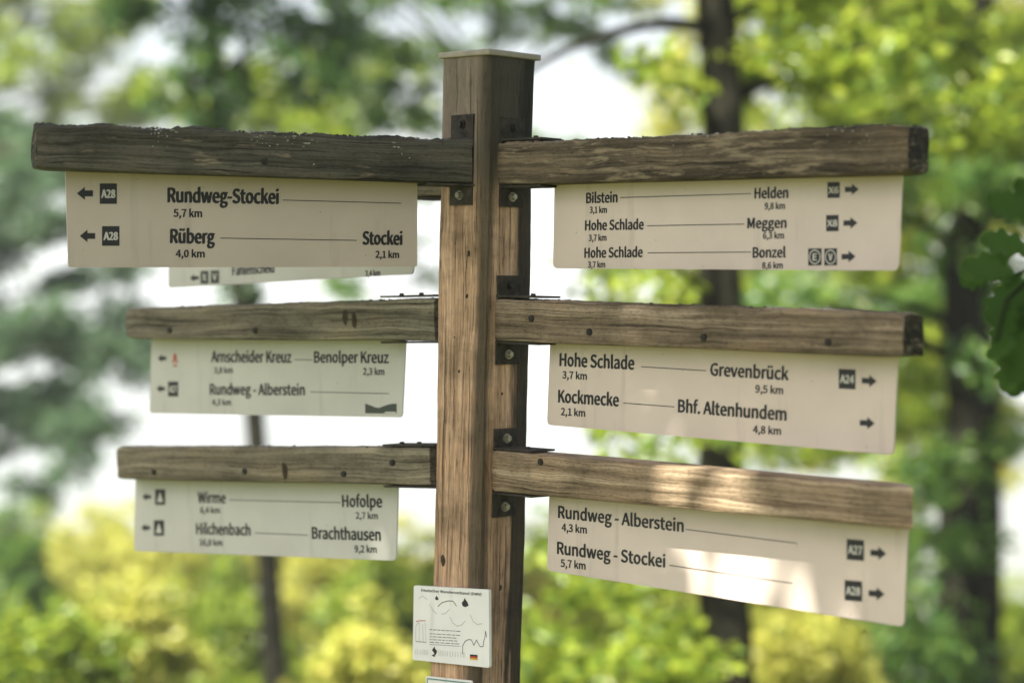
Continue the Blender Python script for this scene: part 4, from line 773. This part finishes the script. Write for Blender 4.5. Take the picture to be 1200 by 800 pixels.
make_tree('broadleaf_tree', 'bright yellow-green tree filling the upper right behind the topmost right arm', 'tree', 17, [(1162, 800), (1160, 500), (1150, 250), (1160, 0), (1165, -160)], 26,
          [(860, -40, 1240, 200, 48, .95), (1070, 130, 1240, 260, 42, .9), (860, 305, 1070, 360, 30, .9), (1050, 390, 1160, 560, 38, .9), (860, 490, 1060, 555, 30, .85), (1060, 560, 1110, 700, 30, .6), (870, 640, 1060, 700, 32, .8), (850, -300, 1300, -80, 90, .8)], LEAF_LIME, .10, 1.0, 12, group=G_R, limbs=14, spread=2.0)
make_tree('broadleaf_tree', 'dark crooked trunk with shaded leaves at the right behind the sunlit lower arm', 'tree', 14, [(1128, 800), (1122, 620), (1135, 430), (1130, 290), (1140, 120), (1150, -60), (1160, -180)], 50,
          [(1085, -10, 1200, 240, 36, .8), (1060, 205, 1215, 370, 40, .8), (1085, 545, 1165, 790, 30, .85), (1165, 360, 1230, 520, 30, .45), (860, 320, 1050, 350, 24, .5)], LEAF_MID, .09, .9, 13, group=G_R, limbs=12)
make_tree('broadleaf_tree', 'sunlit golden-leaved tree standing far behind the right hand panels', 'tree', 24, [(1262, 800), (1260, 560), (1264, 300), (1270, 0), (1270, -150)], 30,
          [(1010, 60, 1240, 330, 46, .85), (1055, 400, 1180, 580, 40, .9), (765, -20, 870, 160, 34, .9), (880, -60, 1240, 100, 50, .8), (700, 220, 870, 370, 30, .5), (860, 480, 1060, 560, 34, .8), (610, 690, 830, 760, 40, .8)], LEAF_GOLD, .13, .9, 14, group=G_R, limbs=10, spread=2.5)
# centre and left
make_tree('broadleaf_tree', 'tree with airy green sprays of leaves above and behind the post cap', 'tree', 19, [(560, 800), (560, 500), (564, 250), (572, 110)], 26,
          [(395, -30, 735, 58, 34, .8), (395, 60, 530, 150, 28, .6), (620, 150, 720, 175, 20, .5), (470, 200, 520, 330, 22, .35), (390, 320, 480, 345, 18, .5), (380, -260, 720, -60, 70, .7)], LEAF_MID, .09, .8, 15, limbs=16,
          branches=(([(562, 100, 0), (520, 98, .3), (470, 105, .5), (430, 108, .8)], 12),))
make_tree('broadleaf_tree', 'slender leaning tree with dark leaves behind the left hand panels', 'tree', 16, [(324, 800), (312, 640), (300, 500), (282, 350), (262, 200), (245, 40), (236, -160)], 26,
          [(165, -30, 420, 70, 42, .92), (170, 70, 262, 160, 30, .75), (230, 60, 400, 110, 30, .5), (262, 335, 290, 350, 10, .9), (120, -260, 420, -70, 70, .8)], LEAF_DARK, .09, 1.0, 16, BARK, limbs=14)
make_tree('broadleaf_tree', 'small bright lime green tree above the dark mossy arm at upper left', 'tree', 22, [(322, 800), (310, 600), (298, 450), (300, 250), (306, 80)], 18,
          [(235, 85, 395, 170, 34, 1.0), (395, 60, 515, 160, 24, .75), (130, 95, 240, 150, 26, .4)], LEAF_LIME, .10, 1.0, 17, limbs=8, blobs=((300, 85, 26, 0),))
make_tree('broadleaf_tree', 'pale yellow-green hazy tree at the upper left corner', 'tree', 34, [(-40, 800), (-36, 500), (-30, 250), (-20, 60), (-20, -120)], 30,
          [(-40, 0, 175, 165, 44, .92), (-60, -200, 200, -40, 70, .8), (130, 90, 230, 150, 30, .5)], LEAF_LIME, .15, .85, 18, BARK_PALE, limbs=12, spread=3)
make_tree('broadleaf_tree', 'hazy blue-green tree with drooping ragged boughs along the left edge', 'tree', 27, [(-48, 800), (-40, 560), (-46, 300), (-40, 100)], 36,
          [(-40, 165, 70, 270, 38, .95), (-20, 265, 160, 400, 36, .85), (80, 405, 200, 510, 34, .9), (-30, 390, 80, 480, 32, .7), (15, 490, 120, 590, 28, .8)], LEAF_BLUE, .13, 1.25, 19, BARK_PALE, limbs=16, spread=2)

# spruces: tiers of drooping needled boughs
def spruce(label, px, top, depth, hgt_r, seed, leaf, group=None):
    rng = np.random.default_rng(seed); c = P(px, 800, depth); base = Vector((c.x, c.y, gz(c.x, c.y))); apex = P(px, top, depth); H = apex.z - base.z
    root = tag(empty('spruce', base), label, 'tree', group)
    bm = bmesh.new(); tube(bm, [Vector((0, 0, -.1)), Vector((0, 0, H * .5)), Vector((0, 0, H))], [.09 * H / 4, .05 * H / 4, .006], 9, 0, .1, seed)
    obj('trunk', bm, BARK, root, Matrix.Translation(base), smooth=True)
    pts = []
    z = .12
    while z < .98:
        rr = hgt_r * H * (1 - z) ** .85 + .05
        for k in range(int(7 + 5 * (1 - z))):
            a = rng.random() * 6.283; ln = rr * rng.uniform(.65, 1.15); n = int(30 + 90 * ln)
            t = rng.random(n) ** .7
            b_ = np.stack([np.cos(a) * t * ln, np.sin(a) * t * ln, z * H - .28 * ln * t * t + .1 * ln * t], 1)
            side = rng.normal(size=(n, 1)) * .22 * ln * (t * (1.1 - t))[:, None] * 1.6
            b_ += np.concatenate([-np.sin(a) * side, np.cos(a) * side, -np.abs(side) * .3 + rng.normal(size=(n, 1)) * .02], 1)
            pts.append(b_ + np.array(base))
        z += .045
    leaves_mesh('crown', np.concatenate(pts), .12, leaf, root, seed, .28, .3, .6)
    return root
spruce('young dark spruce at the lower left corner', 30, 632, 20, .40, 41, LEAF_MID)
spruce('small spruce half hidden in bushes left of the leaning trunk', 268, 650, 19, .28, 42, LEAF_DARK)

def bush(label, px, top, depth, w_px, leaf, seed, cover=1.0, cat='bush', size=.075):
    rng = np.random.default_rng(seed); rd = random.Random(seed); c = P(px, 800, depth); base = Vector((c.x, c.y, gz(c.x, c.y)))
    t = P(px, top, depth); H = max(.6, t.z - base.z); W = w_px / F_PX * depth
    root = tag(empty('bush', base), label, cat, 'bushes on the slope below the signpost')
    cl = []
    for _ in range(int(16 + 10 * H)):
        a = rd.random() * 6.283; h_ = rd.random() ** .8; rr = W / 2 * math.sqrt(max(.05, 1 - (h_ * .95) ** 2)) * rd.uniform(.25, 1)
        cl.append((base + Vector((math.cos(a) * rr, math.sin(a) * rr * .8, .15 * H + h_ * H * .78)), rd.uniform(.16, .30) * min(H, W, 1.6)))
    for _ in range(7):      # shoots that stand out of the outline
        a = rd.random() * 6.283; 
        sx = math.cos(a) * W * .42 * rd.random(); hh = rd.uniform(.95, 1.28)
        for t in (0, .5, 1): cl.append((base + Vector((sx, math.sin(a) * W * .3, H * (.8 + (hh - .8) * t))), (.12 - .05 * t) * W))
    bm = bmesh.new()
    for cc, r_ in cl[::2]:
        q = cc - base; tube(bm, [Vector((q.x * .1, q.y * .1, -.05)), Vector((q.x * .5, q.y * .5, q.z * .6)), q], [.016, .011, .004], 6, 0, .1, seed)
    obj('stems', bm, BARK_PALE, root, Matrix.Translation(base), smooth=True)
    leaves_mesh('foliage', scatter(cl, size, cover, rng), size, leaf, root, seed)
B = [('broad yellow bush directly below the Wirme panel', 215, 640, 21, 190, LEAF_GOLD), ('golden bush between the left spruce and the Wirme panel', 120, 645, 24, 190, LEAF_GOLD),
     ('pale golden bush just right of the leaning trunk', 385, 652, 22, 190, LEAF_GOLD), ('lime bush left of the engraved plaque', 455, 668, 18, 170, LEAF_LIME),
     ('low green bush just behind the foot of the leaning trunk', 262, 705, 18.5, 150, LEAF_LIME), ('green bush in front of the left spruce', 70, 735, 13, 160, LEAF_LIME),
     ('bright yellow bush right beside the lower post', 660, 665, 19, 170, LEAF_GOLD), ('golden bush under the Rundweg Stockei panel', 755, 680, 21, 190, LEAF_GOLD),
     ('lime bush right beside the tall dark trunk', 910, 680, 17, 180, LEAF_GOLD), ('yellow bush under the sunlit panel corner', 1000, 690, 20, 180, LEAF_LIME),
     ('shaded green bush at the foot of the crooked trunk', 1085, 735, 14, 130, LEAF_MID), ('pale bush at the lower right corner', 1190, 715, 22, 130, LEAF_LIME),
     ('low yellow bush at the bottom between plaque and leaning trunk', 425, 740, 13, 130, LEAF_GOLD), ('low lime bush at the bottom right of the post', 640, 745, 12.5, 150, LEAF_LIME),
     ('olive bush at the left edge behind the spruce', 0, 630, 26, 170, LEAF_LIME), ('distant golden bush behind the engraved plaque', 530, 662, 27, 200, LEAF_GOLD),
     ('low golden bush at the bottom under the Wirme panel', 165, 715, 15, 150, LEAF_GOLD), ('dark green bush at the foot of the tall dark trunk', 800, 740, 13, 130, LEAF_LIME),
     ('far yellow bush showing above the others left of the leaning trunk', 300, 640, 30, 200, LEAF_GOLD), ('low golden bush at the bottom right of the tall trunk', 960, 745, 14, 170, LEAF_GOLD)]
def young_tree(label, px, top, depth, w_px, leaf, seed):
    rng = np.random.default_rng(seed); rd = random.Random(seed); c = P(px, 800, depth); base = Vector((c.x, c.y, gz(c.x, c.y)))
    H = P(px, top, depth).z - base.z; W = w_px / F_PX * depth
    root = tag(empty('young_tree', base), label, 'tree', 'young trees on the slope'); cl = []
    for _ in range(46):
        h_ = rd.random(); rr = W / 2 * (1 - h_) ** .8 * rd.uniform(.2, 1) + .03; a = rd.random() * 6.283
        cl.append((base + Vector((math.cos(a) * rr, math.sin(a) * rr, H * (.12 + .86 * h_))), W * rd.uniform(.10, .2) * (1.1 - .7 * h_)))
    bm = bmesh.new(); tube(bm, [Vector((0, 0, -.1)), Vector((.02, .02, H * .5)), Vector((0, 0, H * .97))], [.05, .03, .006], 8, 0, .1, seed)
    for cc, r_ in cl[::3]:
        q = cc - base; tube(bm, [Vector((0, 0, max(.1, q.z - .35 * math.hypot(q.x, q.y) - .1))), q], [.012, .004], 5)
    obj('trunk', bm, BARK_PALE, root, Matrix.Translation(base), smooth=True)
    leaves_mesh('crown', scatter(cl, .085, 1.1, rng), .085, leaf, root, seed)
young_tree('pointed golden young tree at the lower left between spruce and panel', 128, 600, 25, 120, LEAF_GOLD, 91)
young_tree('young green tree at the left edge above the bushes', 12, 585, 23, 110, LEAF_MID, 92)
young_tree('pointed pale young tree between leaning trunk and plaque', 372, 628, 28, 110, LEAF_GOLD, 93)
young_tree('slim yellow young tree just right of the lower post', 650, 632, 25, 90, LEAF_GOLD, 94)
young_tree('dark young tree below the sunlit panel and right of the tall trunk', 882, 690, 19, 100, LEAF_MID, 95)
for i, (lb, px, top, dp, w, lf) in enumerate(B): bush(lb, px, top, dp, w, lf, 60 + i)

# the oak that shades the signpost: trunk right of the frame, crown overhead, one leafy twig reaching in at the right edge
def oak():
    rng = np.random.default_rng(5); rd = random.Random(5)
    base = Vector((2.7, -1.6, gz(2.7, -1.6))); root = tag(empty('oak_tree', base), 'oak whose lobed dark leaves reach in at the right edge of the picture', 'tree')
    C = Vector((0, 0, 1.8)) + SUN * 5.6
    bm = bmesh.new(); MT = Matrix.Translation(base)
    def limb(a, b_, r0, r1, lift):
        m_ = a.lerp(b_, .5) + Vector((0, 0, lift)); pts = [a.lerp(m_, t).lerp(m_.lerp(b_, t), t) - base for t in np.linspace(0, 1, 9)]
        tube(bm, pts, list(np.linspace(r0, r1, 9)), 9, 0, .1, 3)
    top = Vector((2.3, -1.6, 5.6)); limb(base - Vector((0, 0, .2)), top, .20, .13, 0)
    for k in range(14):
        a = k / 14 * 6.283; rr = 2.3 * rd.uniform(.3, 1); e = C + Vector((math.cos(a) * rr, math.sin(a) * rr, rd.uniform(-.2, .5)))
        limb(base.lerp(top, rd.uniform(.75, 1)), e, .07, .012, .4)
    obj('trunk', bm, BARK, root, MT, smooth=True)
    # canopy leaves; gaps are cut along the sun direction to place the lit patches
    gaps = []
    for i, x0, y0, x1, y1, r_, thin in LIGHT_GAPS:
        M, T, q, n, qp = ARMS[i]; on_panel = r_ < 0; r_ = abs(r_)
        for t in np.linspace(0, 1, max(2, int(math.hypot(x1 - x0, y1 - y0) / 12))):
            gaps.append((hit(x0 + (x1 - x0) * t, y0 + (y1 - y0) * t, qp if on_panel else q, n), r_ / F_PX * 4.6, thin))
    n = 66000; a = rng.random(n) * 6.283; r = np.sqrt(rng.random(n)) * 2.5
    pts = np.stack([C.x + r * np.cos(a), C.y + r * np.sin(a), C.z + rng.uniform(-.35, .45, n) + .25 * np.sin(3 * a)], 1)
    keep = np.ones(n, bool); s = np.array(SUN)
    stay = np.array([.5 + .9 * noise.noise(Vector(p) * 5.5) for p in pts]) * .8 + .2 * rng.random(n)
    for g, rad, thin in gaps:
        d = pts - np.array(g); d -= np.outer(d @ s, s); keep &= np.linalg.norm(d, axis=1) > np.where(stay < thin, 0, rad * rng.uniform(.55, 1.5, n))
    low = [(Vector((rd.uniform(1.9, 4.2), rd.uniform(-4.6, -1.6), rd.uniform(.9, 5.4))), rd.uniform(.35, .6)) for _ in range(46)]  # unseen lower boughs, added to darken the upper left panel
    lp = scatter(low, .11, .9, rng); lp = lp[(lp[:, 0] > 1.55)]
    pts = np.concatenate([pts[keep], lp]); keep = np.ones(len(pts), bool)
    leaves_mesh('crown', pts[keep], .11, LEAF_OAK, root, 5, .6, .1, 1.2)
    # twig with lobed oak leaves
    bm = bmesh.new()
    pth = [P(1480, 250, 3.8), P(1330, 262, 3.75), P(1235, 300, 3.7), P(1180, 352, 3.65), P(1168, 400, 3.62)]
    pth2 = [P(1235, 300, 3.7), P(1200, 318, 3.8), P(1165, 330, 3.85)]; pth3 = [P(1235, 300, 3.7), P(1222, 380, 3.7), P(1205, 425, 3.75)]
    up_ = [top.lerp(base, .35), Vector((2.5, -.9, 3.2)), P(1640, 180, 3.9), pth[0]]
    tube(bm, [p - base for p in up_ + pth[1:]], [.05, .035, .018, .010, .006, .004, .003, .002], 7)
    for w in (pth2, pth3): tube(bm, [p - base for p in w], [.003, .0025, .0018], 6)
    def oak_leaf(o, d, nrm, ln):
        d = d.normalized(); s_ = d.cross(nrm).normalized(); nn = s_.cross(d)
        half = [(0, .015), (.12, .05), (.20, .16), (.28, .20), (.34, .12), (.42, .22), (.50, .28), (.57, .17), (.66, .26), (.74, .28), (.80, .17), (.88, .17), (.96, .10), (1, 0)]
        mid = [bm.verts.new(o + d * (t * ln) - nn * (.10 * ln * t * t)) for t, _ in half]
        for sg in (1, -1):
            ed = [bm.verts.new(o + d * (t * ln) + s_ * (sg * w * ln) + nn * (.06 * ln - .10 * ln * t * t) * (1 if w else 1)) for t, w in half]
            for k in range(len(half) - 1):
                f = [mid[k], mid[k + 1], ed[k + 1], ed[k]]
                if k == len(half) - 2: f = [mid[k], ed[k + 1], ed[k]]
                bm.faces.new(f if sg > 0 else f[::-1]).material_index = 1
    for px, py, dp, ang, ln in ((1166, 300, 4.3, 200, .11), (1180, 318, 4.2, 235, .12), (1198, 300, 4.25, 160, .12), (1150, 322, 4.35, 190, .08), (1170, 352, 4.15, 250, .10), (1186, 365, 4.2, 300, .12), (1172, 395, 4.12, 215, .07), (1170, 392, 4.15, 265, .11),
                                (1196, 412, 4.25, 240, .10), (1206, 425, 4.2, 285, .12), (1215, 330, 4.2, 210, .13), (1218, 380, 4.22, 190, .11), (1235, 290, 4.25, 130, .13), (1240, 340, 4.2, 280, .12), (1210, 425, 4.3, 200, .09), (1196, 262, 4.25, 150, .11), (1204, 275, 4.3, 110, .12), (1172, 330, 4.2, 160, .11), (1200, 350, 4.22, 230, .13), (1190, 380, 4.18, 250, .12)):
        a = R(ang); oak_leaf(P(px + 16 + 22 * -math.cos(a) * .3, py, dp - .5) - base, Vector((math.cos(a), rd.uniform(-.35, .35), math.sin(a))), Vector((rd.uniform(-.35, .35), -1, rd.uniform(.1, .7))), ln * .9)
    obj('leafy_twig', bm, [BARK, LEAF_TWIG], root, MT, smooth=True)
# (arm, from, to, radius px; negative radius: measured on the panel)
LIGHT_GAPS = [(3, 778, 560, 872, 582, 52, .04), (3, 905, 588, 930, 604, 28, .15), (3, 1045, 606, 1085, 610, 38, .1), (2, 718, 374, 748, 392, 39, .0), (3, 870, 700, 1000, 718, -48, .30), (3, 800, 690, 850, 700, -30, .45), (3, 1010, 712, 1050, 726, -40, .3), (2, 750, 480, 800, 510, -34, .55), (2, 868, 380, 871, 400, 34, .15), (2, 1015, 480, 1045, 525, -36, .3)]
oak()
